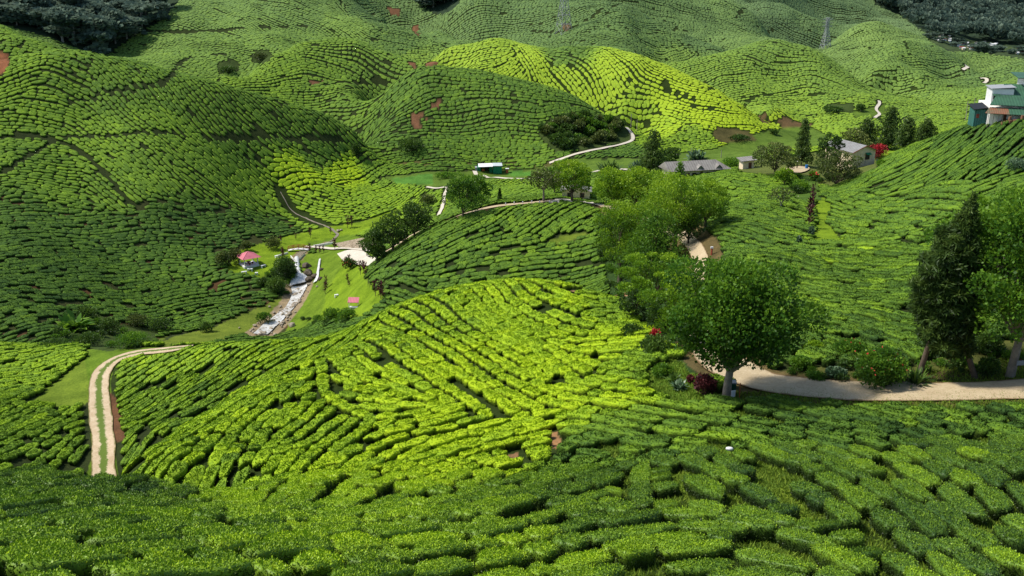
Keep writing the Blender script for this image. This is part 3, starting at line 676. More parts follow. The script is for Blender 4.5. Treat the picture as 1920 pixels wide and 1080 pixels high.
def near_line(P, r):
    """mark lattice nodes within r metres of the world polyline P"""
    m = np.zeros(gX.shape, bool)
    a_ = P[:,0]/P[:,1]; l_ = np.log(P[:,1]); da = (AZ[-1]-AZ[0])/(SA-1); dl = (LY[-1]-LY[0])/(SL-1)
    for k in range(len(P)):
        ia = (a_[k]-AZ[0])/da; il = (l_[k]-LY[0])/dl; ra = r/P[k,1]/da+1; rl = r/P[k,1]/dl+1
        i0, i1, j0, j1 = max(0, int(ia-ra)), int(ia+ra)+2, max(0, int(il-rl)), int(il+rl)+2
        m[i0:i1, j0:j1] |= (gX[i0:i1, j0:j1]-P[k,0])**2+(gY[i0:i1, j0:j1]-P[k,1])**2 < r*r
    return m
for (pts, hw, mat, nm), P in zip(ROADS, ROADS_W):
    gOK &= ~near_line(P, hw+0.75 if hw > 1 else hw+0.5)
    if hw > 1.5: m = near_line(P, hw+0.8); gC[m] = (0.11,0.085,0.035)

PICK = [[(128,192),(190,176),(260,165),(330,157),(408,148)],[(-20,262),(60,258),(150,256),(260,253),(345,251)],[(380,256),(450,260),(540,262),(640,262)],[(230,62),(330,58),(450,55),(590,50)],[(200,106),(320,106),(420,103)],[(330,6),(450,5),(600,10)],[(1255,150),(1240,162),(1300,185)],[(1000,58),(1100,52),(1270,52)],[(0,330),(60,290),(95,270)],[(610,160),(680,150),(740,150)],[(1330,170),(1400,178),(1480,180),(1570,176)],[(1560,100),(1640,85),(1700,90)],[(1380,30),(1440,45),(1500,70)],[(30,250),(140,270),(200,330),(240,380)]]
for pl in PICK: gOK &= ~near_line(pix_line(pl, .5), .6)
STREAM = [(488,628),(503,614),(520,600),(538,584),(552,566),(560,550),(562,538)]
STREAM_UP = [(556,486),(562,478),(574,468),(598,462),(622,452),(634,440),(622,430),(602,421),(575,410),(555,401),(541,388),(532,372),(526,360)]
sw1 = pix_line(STREAM, 0.5); sw2 = pix_line(STREAM_UP, 0.5)
gOK &= ~near_line(sw1, 3.2); gOK &= ~near_line(sw2, 1.6)
gC[near_line(sw1, 2.9)] = (0.26,0.20,0.12); gC[near_line(sw2[: len(sw2)//3], 1.5)] = (0.2,0.16,0.08)

me = mk_mesh('ground', np.stack([gX, gY, gZ], -1).reshape(-1, 3),
   (np.arange(SA-1)[:,None]*SL + np.arange(SL-1)[None,:]).reshape(-1, 1) + np.array([[0, SL, SL+1, 1]]), [M['ground']], {'ground': gC.reshape(-1, 3)})
tag(put('ground', me), kind='structure')
# land beyond the built terrain, down to the horizon all round
mb = MB(); far_z = 60.0
mb.poly([(-6000,-3000,-40),(6000,-3000,-40),(6000,9000,-40),(-6000,9000,-40)])
mm, nt, b_, o_ = nodes('distant_land'); nt.links.new(mixc(nt, noise(nt, 0.01, 6), (0.02,0.045,0.02), (0.045,0.08,0.03)), b_.inputs['Base Color'])
tag(mb.build('distant_terrain', mm), kind='structure')

# ------------------------------------------------------------------ roads
rm, nt, b_, o_ = nodes('stone_rubble')
vo = nt.nodes.new('ShaderNodeTexVoronoi'); vo.inputs['Scale'].default_value = 2.2; g_ = nt.nodes.new('ShaderNodeNewGeometry'); nt.links.new(g_.outputs['Position'], vo.inputs['Vector'])
nt.links.new(mixc(nt, ramp(nt, vo.outputs['Distance'], [(0.1, (0,0,0)), (0.6, (1,1,1))]), (0.52,0.43,0.31), (0.22,0.17,0.11)), b_.inputs['Base Color']); b_.inputs['Roughness'].default_value = 0.9
bump(nt, b_, vo.outputs['Distance'], 1.0, 0.2); M['rubble'] = rm
def ribbon(P, hw, lift, ncross=7):
    T = np.gradient(P, axis=0); T /= np.linalg.norm(T, axis=1, keepdims=True); Nn = np.stack([-T[:,1], T[:,0]], 1)
    k = np.linspace(-1, 1, ncross); wob = 1+0.10*vnoise(P[:,0]/2.5, P[:,1]/2.5, 41); hw_ = hw*(np.interp(P[:,1], [62, 85, 100], [1.0, .75, .5]) if hw > 1.6 else np.ones(len(P)))
    X = P[:,None,0]+Nn[:,None,0]*k*hw_[:,None]*wob[:,None]; Y = P[:,None,1]+Nn[:,None,1]*k*hw_[:,None]*wob[:,None]
    Z = height(X, Y); zc = Z.mean(1, keepdims=True); Z = 0.5*Z+0.5*np.maximum(Z, zc) + lift + 0.0006*Y - 0.03*(np.abs(k) > 0.9)
    V = np.stack([X, Y, Z], -1).reshape(-1, 3); n = len(P)
    F = (np.arange(n-1)[:,None]*ncross+np.arange(ncross-1)[None,:]).reshape(-1, 1)+np.array([[0, 1, ncross+1, ncross]])
    return V, F, np.tile(k, n), np.repeat(np.linspace(0, 1, n), ncross)
for (pts, hw, mat, nm), P in zip(ROADS, ROADS_W):
    V, F, k, t = ribbon(P, hw, 0.10)
    wear = np.clip((V[:,1]-114)/8, 0, 1)*1.0 if nm == 'track' else 0*t
    tag(put(nm, mk_mesh(nm, V, F[:, ::-1], [M[mat]], {'cross': k, 'wear': wear})), kind='structure')
def patch(pts, lift):
    P = chaikin(np.array([unproject(u, v)[:2] for u, v in pts+pts[:1]]), 2)[:-1]; c = P.mean(0); n = len(P); R = 6
    V = [c]+[c+(P[i]-c)*r/R for r in range(1, R+1) for i in range(n)]; V = np.array(V)
    Z = height(V[:,0], V[:,1])+lift+0.0006*V[:,1]; tri = np.array([[0, 1+i, 1+(i+1) % n] for i in range(n)])
    q = np.array([[1+(r-1)*n+i, 1+r*n+i, 1+r*n+(i+1) % n, 1+(r-1)*n+(i+1) % n] for r in range(1, R) for i in range(n)])
    V3 = np.c_[V, Z]
    a = P[0]-c; b = P[1]-c
    if a[0]*b[1]-a[1]*b[0] < 0: tri = tri[:, ::-1]; q = q[:, ::-1]
    return V3, [tri, q]
for pts, mat, nm in PATCH:
    V, F = patch(pts, 0.14); tag(put(nm, mk_mesh(nm, V, F, [M[mat]], {'cross': np.zeros(len(V))})), kind='structure')
# ------------------------------------------------------------------ rows of clipped tea
def bush_proto(seed, na, nr, leaves, lsize, rough, ex=3.0):
    """unit tea bush: x,y in [-.5,.5], z in [0,1]; flat clipped top, rounded overhanging rim. -> V, F, tea(R unused, G top, B rnd)"""
    r = np.random.default_rng(seed)
    t = np.linspace(0, 2*np.pi, na, endpoint=False)
    c, s = np.cos(t), np.sin(t)
    out = (np.abs(c)**ex+np.abs(s)**ex)**(-1/ex)*0.5
    ph = r.uniform(0, 6.28, 4)
    out = out*(1+0.07*np.sin(2*t+ph[0])+0.09*np.sin(3*t+ph[1])+0.06*np.sin(5*t+ph[2])+0.04*np.sin(7*t+ph[3]))
    prof = [(0.80,0.0),(0.92,0.30),(1.02,0.62),(1.02,0.84),(0.95,0.96)] + [(q, 1.0-0.03*(q<0.5)) for q in np.linspace(0.74, 0.12, nr)]
    if nr <= 1: prof = [(0.78,0.0),(1.03,0.55),(0.98,0.88),(0.72,1.0),(0.30,1.03)]
    V, A = [], []
    for q, z in prof:
        jx = r.normal(0, rough, na); jz = r.normal(0, rough*1.2, na)
        rr = out*q*(1+jx); V.append(np.stack([rr*c, rr*s, z+jz*(z > 0)], 1))
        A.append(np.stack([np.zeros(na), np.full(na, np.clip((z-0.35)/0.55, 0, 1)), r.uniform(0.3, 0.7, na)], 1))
    V.append(np.array([[0, 0, 1.0]])); A.append(np.array([[0, 1, .5]]))
    V = np.concatenate(V); A = np.concatenate(A); m = len(prof)
    F = (np.arange(m-1)[:,None]*na+np.arange(na)[None,:]); F2 = (np.arange(m-1)[:,None]*na+(np.arange(na)[None,:]+1) % na)
    Q = np.stack([F, F2, F2+na, F+na], -1).reshape(-1, 4)
    T = np.array([[(m-1)*na+i, (m-1)*na+(i+1) % na, m*na] for i in range(na)])
    return V, Q, T, A

def leafy(seed, L, W, H, n, size):
    """a near bush at true size: dark woody core and n small leaves; -> mesh"""
    r = np.random.default_rng(seed)
    V, Q, T, A = bush_proto(seed, 40, 7, 0, 0, 0.03)
    V = V*np.array([L, W, H]); V[:,2] -= 0.10*(A[:,1] > .5)*H*0.5
    A = A.copy(); A[:,2] = 0.25; core_n = len(V)
    tri = np.concatenate([Q[:, [0,1,2]], Q[:, [0,2,3]], T]); 
    P0, P1, P2 = V[tri[:,0]], V[tri[:,1]], V[tri[:,2]]; cr = np.cross(P1-P0, P2-P0); ar = np.linalg.norm(cr, axis=1); nrm = cr/(ar[:,None]+1e-9)
    zc = (P0+P1+P2)[:,2]/3/H; wgt = ar*np.where(zc < 0.3, 0.35, 1.0)
    k = r.choice(len(tri), n, p=wgt/wgt.sum()); u = r.uniform(0, 1, (n, 2)); fl = u.sum(1) > 1; u[fl] = 1-u[fl]
    P = P0[k]+(P1-P0)[k]*u[:,:1]+(P2-P0)[k]*u[:,1:]; Nn = nrm[k]
    P = P+Nn*r.uniform(-0.02, 0.07, (n, 1))+r.normal(0, 0.012, (n, 3))
    d = Nn*r.uniform(0.2, 1.0, (n, 1))+r.normal(0, 0.75, (n, 3))+np.array([0, 0, 0.45]); d /= np.linalg.norm(d, axis=1, keepdims=True)
    s = np.cross(d, r.normal(0, 1, (n, 3))); s /= np.linalg.norm(s, axis=1, keepdims=True)
    ln = size*r.uniform(0.6, 1.3, (n, 1)); wd = ln*r.uniform(0.22, 0.34, (n, 1))
    LV = np.stack([P, P+d*ln*0.5+s*wd, P+d*ln, P+d*ln*0.5-s*wd], 1).reshape(-1, 3)
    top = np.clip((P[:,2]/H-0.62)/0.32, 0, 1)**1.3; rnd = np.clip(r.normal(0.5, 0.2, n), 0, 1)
    LA = np.repeat(np.stack([np.zeros(n), top, rnd], 1), 4, 0)
    LF = core_n+np.arange(4*n).reshape(-1, 4)
    return mk_mesh('tea_bush', np.concatenate([V, LV]), [np.concatenate([Q, LF]), T], [M['tea_near']], {'tea': np.concatenate([A, LA])}, smooth=False)

# --- evenly spaced rows following the planting direction of each field
da_ = (AZ[-1]-AZ[0])/(SA-1); dl_ = (LY[-1]-LY[0])/(SL-1); A0_, L0_ = AZ[0], LY[0]
okL = gOK.tolist(); phL = gPhi.tolist(); gapL = gGap.tolist()
def spacing(y): return 1.30 if y < 42 else (1.24 if y < 60 else 1.20 if y < 110 else 1.10 if y < 160 else 1.04 if y < 260 else 1.08 if y < 340 else 1.20 if y < 450 else 1.40)
CELL = 2.0; hashg = {}
def free(x, y, rid, rmin):
    cx, cy = int(x//CELL), int(y//CELL)
    for i in (cx-1, cx, cx+1):
        for j in (cy-1, cy, cy+1):
            for (px, py, pr) in hashg.get((i, j), ()):
                if pr != rid and (px-x)**2+(py-y)**2 < rmin*rmin: return False
    return True
def node(x, y):
    if y < 15 or y > 1100: return None
    i = int((x/y-A0_)/da_+.5); j = int((math.log(y)-L0_)/dl_+.5)
    if 0 <= i < SA and 0 <= j < SL and okL[i][j]: return i, j
    return None
rows = []
def trace(x, y):
    rid = len(rows); n0 = node(x, y); sp0 = spacing(y)
    if n0 is None or not free(x, y, rid, 0.77*sp0): return None
    half = []
    for sgn in (1, -1):
        px, py = x, y; ph = phL[n0[0]][n0[1]]; dx, dy = sgn*math.cos(ph), sgn*math.sin(ph); pts = []
        for _ in range(400):
            st = 0.55 if py < 250 else 0.8
            px += dx*st; py += dy*st; nd = node(px, py)
            if nd is None: break
            s_ = spacing(py)
            if not free(px, py, rid, 0.68*s_): break
            # also stop when the row turns back on itself
            if len(pts) > 8 and (px-pts[-8][0])**2+(py-pts[-8][1])**2 < (4*st)**2: break
            pts.append((px, py)); ph = phL[nd[0]][nd[1]]; nx, ny = math.cos(ph), math.sin(ph)
            if nx*dx+ny*dy < 0: nx, ny = -nx, -ny
            dx, dy = nx, ny
        half.append(pts)
    P = half[1][::-1]+[(x, y)]+half[0]
    if len(P) < 2: return None
    for px, py in P: hashg.setdefault((int(px//CELL), int(py//CELL)), []).append((px, py, rid))
    rows.append(P); return P
# seeds: visible lattice nodes near to far, then grow neighbours row by row
cand = np.flatnonzero(gOK.ravel()); yy_ = gY.ravel()[cand]; cand = cand[np.argsort(yy_+random.random(), kind='stable')]
rr_ = np.random.default_rng(5); cand = cand[rr_.random(len(cand)) < 0.95]
cxs, cys = gX.ravel()[cand].tolist(), gY.ravel()[cand].tolist()
from collections import deque
queue = deque()
def grow(P):
    step = max(1, int(len(P)/6))
    for k in range(0, len(P)-1, step):
        (x0, y0), (x1, y1) = P[k], P[min(k+1, len(P)-1)]; L = math.hypot(x1-x0, y1-y0) or 1
        s_ = spacing(y0)*1.0; nx, ny = -(y1-y0)/L*s_, (x1-x0)/L*s_
        queue.append((x0+nx, y0+ny)); queue.append((x0-nx, y0-ny))
for sx_, sy_ in zip(cxs, cys):
    P = trace(sx_, sy_)
    if P: grow(P)
    while queue:
        q = queue.popleft(); P = trace(*q)
        if P: grow(P)
# --- cut rows into bushes
B = []   # x, y, phi, L, W, field, tone
rb = random.Random(11)
LEN = {'fore': (1.2, 3.2), 'knoll': (0.9, 2.2), 'track': (0.9, 2.1), 'crest': (1.0, 2.6), 'slope': (1.1, 2.8), 'upper': (1.4, 4.0), 'lower': (1.0, 2.8)}
for P in rows:
    P = np.array(P); s = np.r_[0, np.cumsum(np.hypot(*np.diff(P, axis=0).T))]; tot = s[-1]
    pos = rb.uniform(-0.3, 0.2)
    while pos < tot-0.2:
        xm, ym = np.interp(min(pos+0.5, tot), s, P[:,0]), np.interp(min(pos+0.5, tot), s, P[:,1]); nd = node(float(xm), float(ym))
        fn = FIELDS[gFld[nd]] if nd else 'far'
        lo, hi = LEN.get(fn, (1.1, 2.6)); L = rb.uniform(lo, hi) if rb.random() < 0.9 else hi*rb.uniform(1.0, 1.4)
        L = min(L, tot-pos+0.35)
        if L < 0.6: break
        mid = pos+L/2; x, y = np.interp(mid, s, P[:,0]), np.interp(mid, s, P[:,1])
        xa, ya, xb, yb = np.interp(mid-.45*L, s, P[:,0]), np.interp(mid-.45*L, s, P[:,1]), np.interp(mid+.45*L, s, P[:,0]), np.interp(mid+.45*L, s, P[:,1])
        g_ = gapL[nd[0]][nd[1]] if nd else 0.05
        if rb.random() > g_*.8:
            t_ = (gTone[nd] if nd else .35)-(.07 if fn in ('slope', 'upper', 'crest') else 0)
            sp_ = spacing(y)
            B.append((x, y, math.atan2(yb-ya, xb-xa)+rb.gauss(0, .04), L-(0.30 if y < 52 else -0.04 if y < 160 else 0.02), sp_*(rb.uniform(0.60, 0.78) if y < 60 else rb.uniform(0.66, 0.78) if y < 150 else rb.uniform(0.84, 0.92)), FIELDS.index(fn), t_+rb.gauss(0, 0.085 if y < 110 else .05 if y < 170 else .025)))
        pos += L+(rb.uniform(0.0, 0.07) if rb.random() < .88 else rb.uniform(.1, .5))
B = np.array(B)
print('bushes', len(B), 'rows', len(rows))
bz = height(B[:,0], B[:,1]); bu, bv = project(B[:,0], B[:,1], bz+0.5)
inframe = (bu > -30) & (bu < 1950) & (bv < 1100) & (bv > 0)
order = np.argsort(np.where(inframe, B[:,1], 1e9)); near_ids = order[:300]; near_set = np.zeros(len(B), bool); near_set[near_ids] = True
# --- the 300 nearest are single bushes
VAR = []
for k in range(14):
    L = [1.2,1.6,2.0,2.4,2.8,3.2,3.6,4.0,4.6,5.4,2.2,3.0,1.8,2.6][k]
    VAR.append((L, leafy(100+k, L, 1.2, 0.76, int(1500*(L*1.2+1.4*(L+1.2))/3.2), 0.075)))
NEARLAB = {'fore': [('dark', 'dark green clipped tea bush in the nearest rows of the slope'), ('fresh', 'mid green clipped tea bush with fresh tips in the nearest rows')],
           'knoll': [('dark', 'green clipped tea bush on the near side of the sunny knoll'), ('fresh', 'bright yellow green clipped tea bush on the sunny knoll')]}
for i in near_ids:
    x, y, phi, L, W, f, t_ = B[i]; fn = FIELDS[int(f)]
    k = min(range(14), key=lambda q: abs(VAR[q][0]-L)+rb.uniform(0, .5)); L0, mesh = VAR[k]
    e = 0.7; z = float(height(x, y)); hx = float(height(x+e, y)-height(x-e, y))/(2*e); hy = float(height(x, y+e)-height(x, y-e))/(2*e)
    up = Vector((-hx*.9, -hy*.9, 1)).normalized(); ax = Vector((math.cos(phi), math.sin(phi), 0)); ax = (ax-up*ax.dot(up)).normalized(); ay = up.cross(ax)
    if rb.random() < .5: ax, ay = -ax, -ay
    hs = rb.uniform(0.85, 1.12)
    mat = Matrix(((ax.x, ay.x, up.x, x), (ax.y, ay.y, up.y, y), (ax.z, ay.z, up.z, z-0.06), (0, 0, 0, 1))) @ Matrix.Diagonal((L/L0, W/1.2*1.02, hs, 1))
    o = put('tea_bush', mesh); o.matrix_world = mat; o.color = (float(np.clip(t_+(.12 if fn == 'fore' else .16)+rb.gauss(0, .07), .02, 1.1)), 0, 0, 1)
    lab = NEARLAB.get(fn, NEARLAB['fore'])[1 if t_ > (0.34 if fn == 'fore' else .6) else 0]
    tag(o, lab[1], 'tea bush', 'clipped tea bushes in the nearest rows')
# --- all other bushes: one planting per field
PROT = {'a': [bush_proto(300+k, 24, 5, 0, 0, 0.035, 4.0) for k in range(8)], 'b': [bush_proto(330+k, 16, 2, 0, 0, 0.05, 3.8) for k in range(8)], 'c': [bush_proto(360+k, 10, 1, 0, 0, 0.06) for k in range(8)]}
def scatter_leaves(V, A, Fq, n_per, size, r):
    pass
FIELD_LABEL = {'fore': ('tea_planting', 'dark green tea rows at the foot of the near slope'), 'knoll': ('tea_planting', 'bright yellow green tea rows covering the rounded knoll in the middle'),
 'track': ('tea_planting', 'tea bushes on both sides of the pale earth track'), 'crest': ('tea_planting', 'tea rows on the hump below the curved tree-lined road'),
 'slope': ('tea_planting', 'tea rows across the gentle slope behind the big roadside tree'), 'upper': ('tea_planting', 'dark tea rows on the rise below the green-roofed factory'),
 'left': ('tea_planting', 'slanting tea rows on the big hill at the left'), 'lower': ('tea_planting', 'dark sparse tea rows on the steep shaded foot of the left hill'),
 'glade': ('tea_planting', 'small light green tea field beside the upper stream'), 'mid': ('tea_planting', 'level tea rows on the middle hill behind the green shed'),
 'bright': ('tea_planting', 'glowing yellow green tea rows on the long sunlit ridge'), 'right': ('tea_planting', 'tea rows on the cone-shaped hill and valley at the right'),
 'far': ('tea_planting', 'fine tea rows on the distant hills along the top')}
def realise(idx, proto_key, r):
    Vs, Qs, Ts, As = [], [], [], []; off = 0
    which = r.integers(0, 8, len(idx))
    for k in range(8):
        ii = idx[which == k]
        if not len(ii): continue
        V, Q, T, A = PROT[proto_key][k]; b = B[ii]; n = len(ii); m = len(V)
        fx = r.choice([-1, 1], n)[:,None]; lx = V[None,:,0]*b[:,3,None]*fx; ly = V[None,:,1]*b[:,4,None]*fx
        c, s = np.cos(b[:,2])[:,None], np.sin(b[:,2])[:,None]
        X = b[:,0,None]+lx*c-ly*s; Y = b[:,1,None]+lx*s+ly*c
        H = r.uniform(0.60, 0.86, n)[:,None]*np.interp(b[:,1], [60,150,300,600], [0.86,0.78,0.56,0.56])[:,None]
        wob = 0.045*vnoise(X/0.45, Y/0.45, 51)+0.04*vnoise(X/0.2, Y/0.2, 52)+np.where(Y > 200, 0.10*vnoise(X/.8, Y/.8, 55), 0)
        Z = height(X, Y)-0.06+V[None,:,2]*H+wob*(V[None,:,2] > .3)
        if proto_key != 'c':
            X = X+0.045*vnoise(X/0.3+7, Y/0.3, 53); Y = Y+0.045*vnoise(X/0.3, Y/0.3+9, 54)
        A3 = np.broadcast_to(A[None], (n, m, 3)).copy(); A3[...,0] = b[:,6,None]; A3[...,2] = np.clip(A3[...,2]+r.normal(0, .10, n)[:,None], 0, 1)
        Vs.append(np.stack([X, Y, Z], -1).reshape(-1, 3)); As.append(A3.reshape(-1, 3))
        o = off+np.arange(n)[:,None,None]*m
        Qs.append((Q[None]+o).reshape(-1, 4)); Ts.append((T[None]+o).reshape(-1, 3)); off += n*m
    return Vs, Qs, Ts, As, off
rfield = np.random.default_rng(17)
def sprigs(V, Q, T, A, n_leaf, size, r):
    """loose shoots standing out of the clipped surface"""
    k = r.integers(0, len(Q), n_leaf*2); P = V[Q[k]]; Ak = A[Q[k]].mean(1); keep = r.random(len(k)) < 0.15+0.85*Ak[:,1]; P = P[keep]; Ak = Ak[keep]; n = len(P)
    w = r.dirichlet(np.ones(4), n); C = (P*w[:,:,None]).sum(1); nr = np.cross(P[:,1]-P[:,0], P[:,2]-P[:,0]); nr /= np.linalg.norm(nr, axis=1, keepdims=True)+1e-9
    d = nr+r.normal(0, .8, (n, 3)); d /= np.linalg.norm(d, axis=1, keepdims=True); s = np.cross(d, r.normal(0, 1, (n, 3))); s /= np.linalg.norm(s, axis=1, keepdims=True)
    ln = size*r.uniform(.6, 1.3, (n, 1)); wd = ln*0.34
    LV = np.stack([C-nr*.02, C+d*ln*.5+s*wd, C+d*ln, C+d*ln*.5-s*wd], 1).reshape(-1, 3); Ak = Ak.copy(); Ak[:,2] = np.clip(r.normal(.5, .25, n), 0, 1)
    return LV, np.repeat(Ak, 4, 0)
for fi, fn in enumerate(FIELDS):
    ids = np.flatnonzero((B[:,5] == fi) & ~near_set); parts = []
    y = B[ids,1]; d1 = 105; d2 = 190
    allV, allQ, allT, allA, off = [], [], [], [], 0
    for key, mk in (('a', y < d1), ('b', (y >= d1) & (y < d2)), ('c', y >= d2)):
        if not mk.any(): continue
        Vs, Qs, Ts, As, n = realise(ids[mk], key, rfield)
        V = np.concatenate(Vs); Q = np.concatenate(Qs); T = np.concatenate(Ts); A = np.concatenate(As)
        if key in 'ab':
            LV, LA = sprigs(V, Q, T, A, int(mk.sum()*(200 if key == 'a' else 40)), 0.10 if key == 'a' else 0.15, rfield)
            Q = np.concatenate([Q, len(V)+np.arange(len(LV)).reshape(-1, 4)]); V = np.concatenate([V, LV]); A = np.concatenate([A, LA])
        allV.append(V); allA.append(A); allQ.append(Q+off); allT.append(T+off); off += len(V)
    if not off: continue
    nm, lab = FIELD_LABEL[fn]
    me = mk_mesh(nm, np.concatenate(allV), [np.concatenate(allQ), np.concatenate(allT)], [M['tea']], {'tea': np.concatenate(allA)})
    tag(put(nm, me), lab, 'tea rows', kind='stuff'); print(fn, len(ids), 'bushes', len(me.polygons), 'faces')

# --- grass on the bare patches of the near slope
def grass(pred, n, label, hmin, hmax, r):
    k = np.flatnonzero(pred.ravel()); ar = (gY.ravel()[k]*da_)*(gY.ravel()[k]*dl_); k = r.choice(k, n, p=ar/ar.sum())
    x = gX.ravel()[k]+(r.random(n)-.5)*gY.ravel()[k]*da_; y = gY.ravel()[k]*(1+(r.random(n)-.5)*dl_); z = height(x, y)-.02
    th = r.uniform(0, 6.28, n); h = r.uniform(hmin, hmax, n); w = h*0.22; lean = r.normal(0, .5, (n, 2))*h[:,None]
    bx, by = np.cos(th)*w, np.sin(th)*w
    V = np.stack([np.stack([x-bx, y-by, z], 1), np.stack([x+bx, y+by, z], 1), np.stack([x+lean[:,0], y+lean[:,1], z+h], 1)], 1).reshape(-1, 3)
    A = np.repeat(np.stack([np.clip(r.normal(.55, .2, n), 0, 1), r.random(n), np.zeros(n)], 1), 3, 0)
    tag(put('grass', mk_mesh('grass', V, np.arange(3*n).reshape(-1, 3), [M['grass']], {'leaf': A})), label, 'grass', kind='stuff')
M['grass'] = leaf_mat('grass_blades', (0.055,0.105,0.012), (0.130,0.215,0.016), (0.240,0.320,0.030), 0.2, 0.8)
gfore = (gY < 72) & gfront & (((gC[...,1] > 0.07) & (gC[...,1] > gC[...,0]*1.15)) | (gFld == FIELDS.index('fore')))
grass(gfore, 300000, 'short bright grass growing between the tea bushes of the near slope', 0.08, 0.22, np.random.default_rng(8))
# ------------------------------------------------------------------ trees and shrubs
def scale_at(x, y, z):
    """metres per photo pixel for upright things at a world point"""
    return (y*CT-(z-CAMZ)*ST)/FPX
def leaf_quads(P, d, ln, wd, r):
    s = np.cross(d, r.normal(0, 1, P.shape)); s /= np.linalg.norm(s, axis=1, keepdims=True)+1e-9
    return np.stack([P-d*ln*.5, P+s*wd, P+d*ln*.5, P-s*wd], 1).reshape(-1, 3)

def crown_clumps(r, blobs, n, ln, aspect=0.46, up=0.3, droop=0.0, shade=None, jitter=0.36):
    """leaves on the outside of a set of ellipsoid clumps. blobs: (x,y,z,rx,ry,rz,tone) -> V, F, leaf colour"""
    bl = np.array(blobs); w = (bl[:,3]*bl[:,4])**0.9+bl[:,5]*.1; k = r.choice(len(bl), n, p=w/w.sum()); b = bl[k]
    d = r.normal(0, 1, (n, 3)); d[:,2] = d[:,2]+0.25; d /= np.linalg.norm(d, axis=1, keepdims=True)
    rad = np.clip(r.normal(0.92, 0.16, n), 0.2, 1.25)[:,None]
    P = b[:,:3]+d*b[:,3:6]*rad
    nd = d*0.5+r.normal(0, jitter, (n, 3)); nd[:,2] += up-droop; nd /= np.linalg.norm(nd, axis=1, keepdims=True)
    L = ln*r.uniform(.6, 1.4, (n, 1)); V = leaf_quads(P, nd, L, L*aspect, r)
    c = np.clip(b[:,6]+0.26*d[:,2]+0.12*(rad[:,0]-.9)/.16*.5+r.normal(0, .05, n), 0, 1)  # upper and outer leaves lighter: clump light and shade put into leaf colour
    A = np.repeat(np.stack([c, r.random(n), np.zeros(n)], 1), 4, 0)
    return V, np.arange(4*n).reshape(-1, 4), A

def limb_set(r, base_h, targets, r0, lean=(0, 0), forks=3):
    """trunk from the ground to base_h, then limbs that fork out to the targets"""
    top = np.array([lean[0], lean[1], base_h]); path = [np.array([0, 0, -0.3]), np.array([lean[0]*.2, lean[1]*.2, base_h*.35])+r.normal(0, .03, 3)*base_h*.3, top]
    parts = [tube(chaikin(np.array(path), 2), np.linspace(r0*1.25, r0*.85, len(chaikin(np.array(path), 2))), 8)]
    for t in targets:
        t = np.array(t); m = top*.45+t*.55+np.array([0, 0, -0.12*np.linalg.norm(t-top)])+r.normal(0, .08, 3)*np.linalg.norm(t-top)
        p = chaikin(np.array([top+np.array([0, 0, -base_h*.06]), m, t]), 2); parts.append(tube(p, np.linspace(r0*.55, r0*.10, len(p)), 6))
        if forks > 2:
            q = m+(t-m)*.2; t2 = t+r.normal(0, .14, 3)*np.linalg.norm(t-top); p = chaikin(np.array([q, (q+t2)/2+r.normal(0, .1, 3), t2]), 1); parts.append(tube(p, np.linspace(r0*.28, r0*.06, len(p)), 5))
    return join(parts)

def make_tree(name, label, cat, loc, mesh_trunk, mesh_crown, rotz=0, group=None, scl=1.0, trunk_name='trunk'):
    t = thing(name, label, cat, loc, rotz, group); t.scale = (scl,)*3 if not hasattr(scl, '__len__') else scl
    if mesh_trunk: put(trunk_name, mesh_trunk, t)
    put('crown', mesh_crown, t); return t

def round_tree(seed, h, w, trunk_h, n, ln, leafm, barkm, tones=(.3, .7), nb=26, flat=1.0, r0=None, lean=(0, 0), gaps=0.0, depth=None, droop=0.0, bottom=None):
    """broadleaf: rounded crown built from clumps on an uneven dome"""
    r = np.random.default_rng(seed); bl, tg = [], []
    cz = (h+(bottom if bottom is not None else trunk_h))/2; rz = h-cz; rx = w/2; ry = (depth or w)/2
    for i in range(nb):
        th = 2*math.pi*(i*0.618+r.uniform(-.1, .1)); u = (i+.5)/nb*1.85-0.85; q = math.sqrt(max(0, 1-u*u)); f = r.uniform(.50, 1.06)*(1+.16*math.sin(2*th+seed)+.13*math.sin(3*th+2.1*seed))*(1+.10*math.sin(5*u+seed))
        p = (lean[0]+math.cos(th)*q*rx*f*(1-.0), lean[1]+math.sin(th)*q*ry*f, cz+u*rz*.80)
        s = r.uniform(.15, .34)*min(rx, rz*1.2)
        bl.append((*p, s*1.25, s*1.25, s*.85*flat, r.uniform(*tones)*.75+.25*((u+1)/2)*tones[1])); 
        if i % 3 == 0: tg.append((lean[0]+(p[0]-lean[0])*.6, lean[1]+(p[1]-lean[1])*.6, cz+(p[2]-cz)*.6))
    bl.append((lean[0], lean[1], cz+rz*.1, rx*.45, ry*.45, rz*.42, tones[0]*.6))  # core clump toned down: the crown's inner shade put into its colour
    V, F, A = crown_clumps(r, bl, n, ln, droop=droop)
    crown = mk_mesh('crown', V, F, [leafm], {'leaf': A}, smooth=False)
    tv, tf = limb_set(r, trunk_h, tg, r0 or h*.028, lean=(lean[0]*.5, lean[1]*.5))
    return mk_mesh('trunk', tv, tf, [barkm]), crown

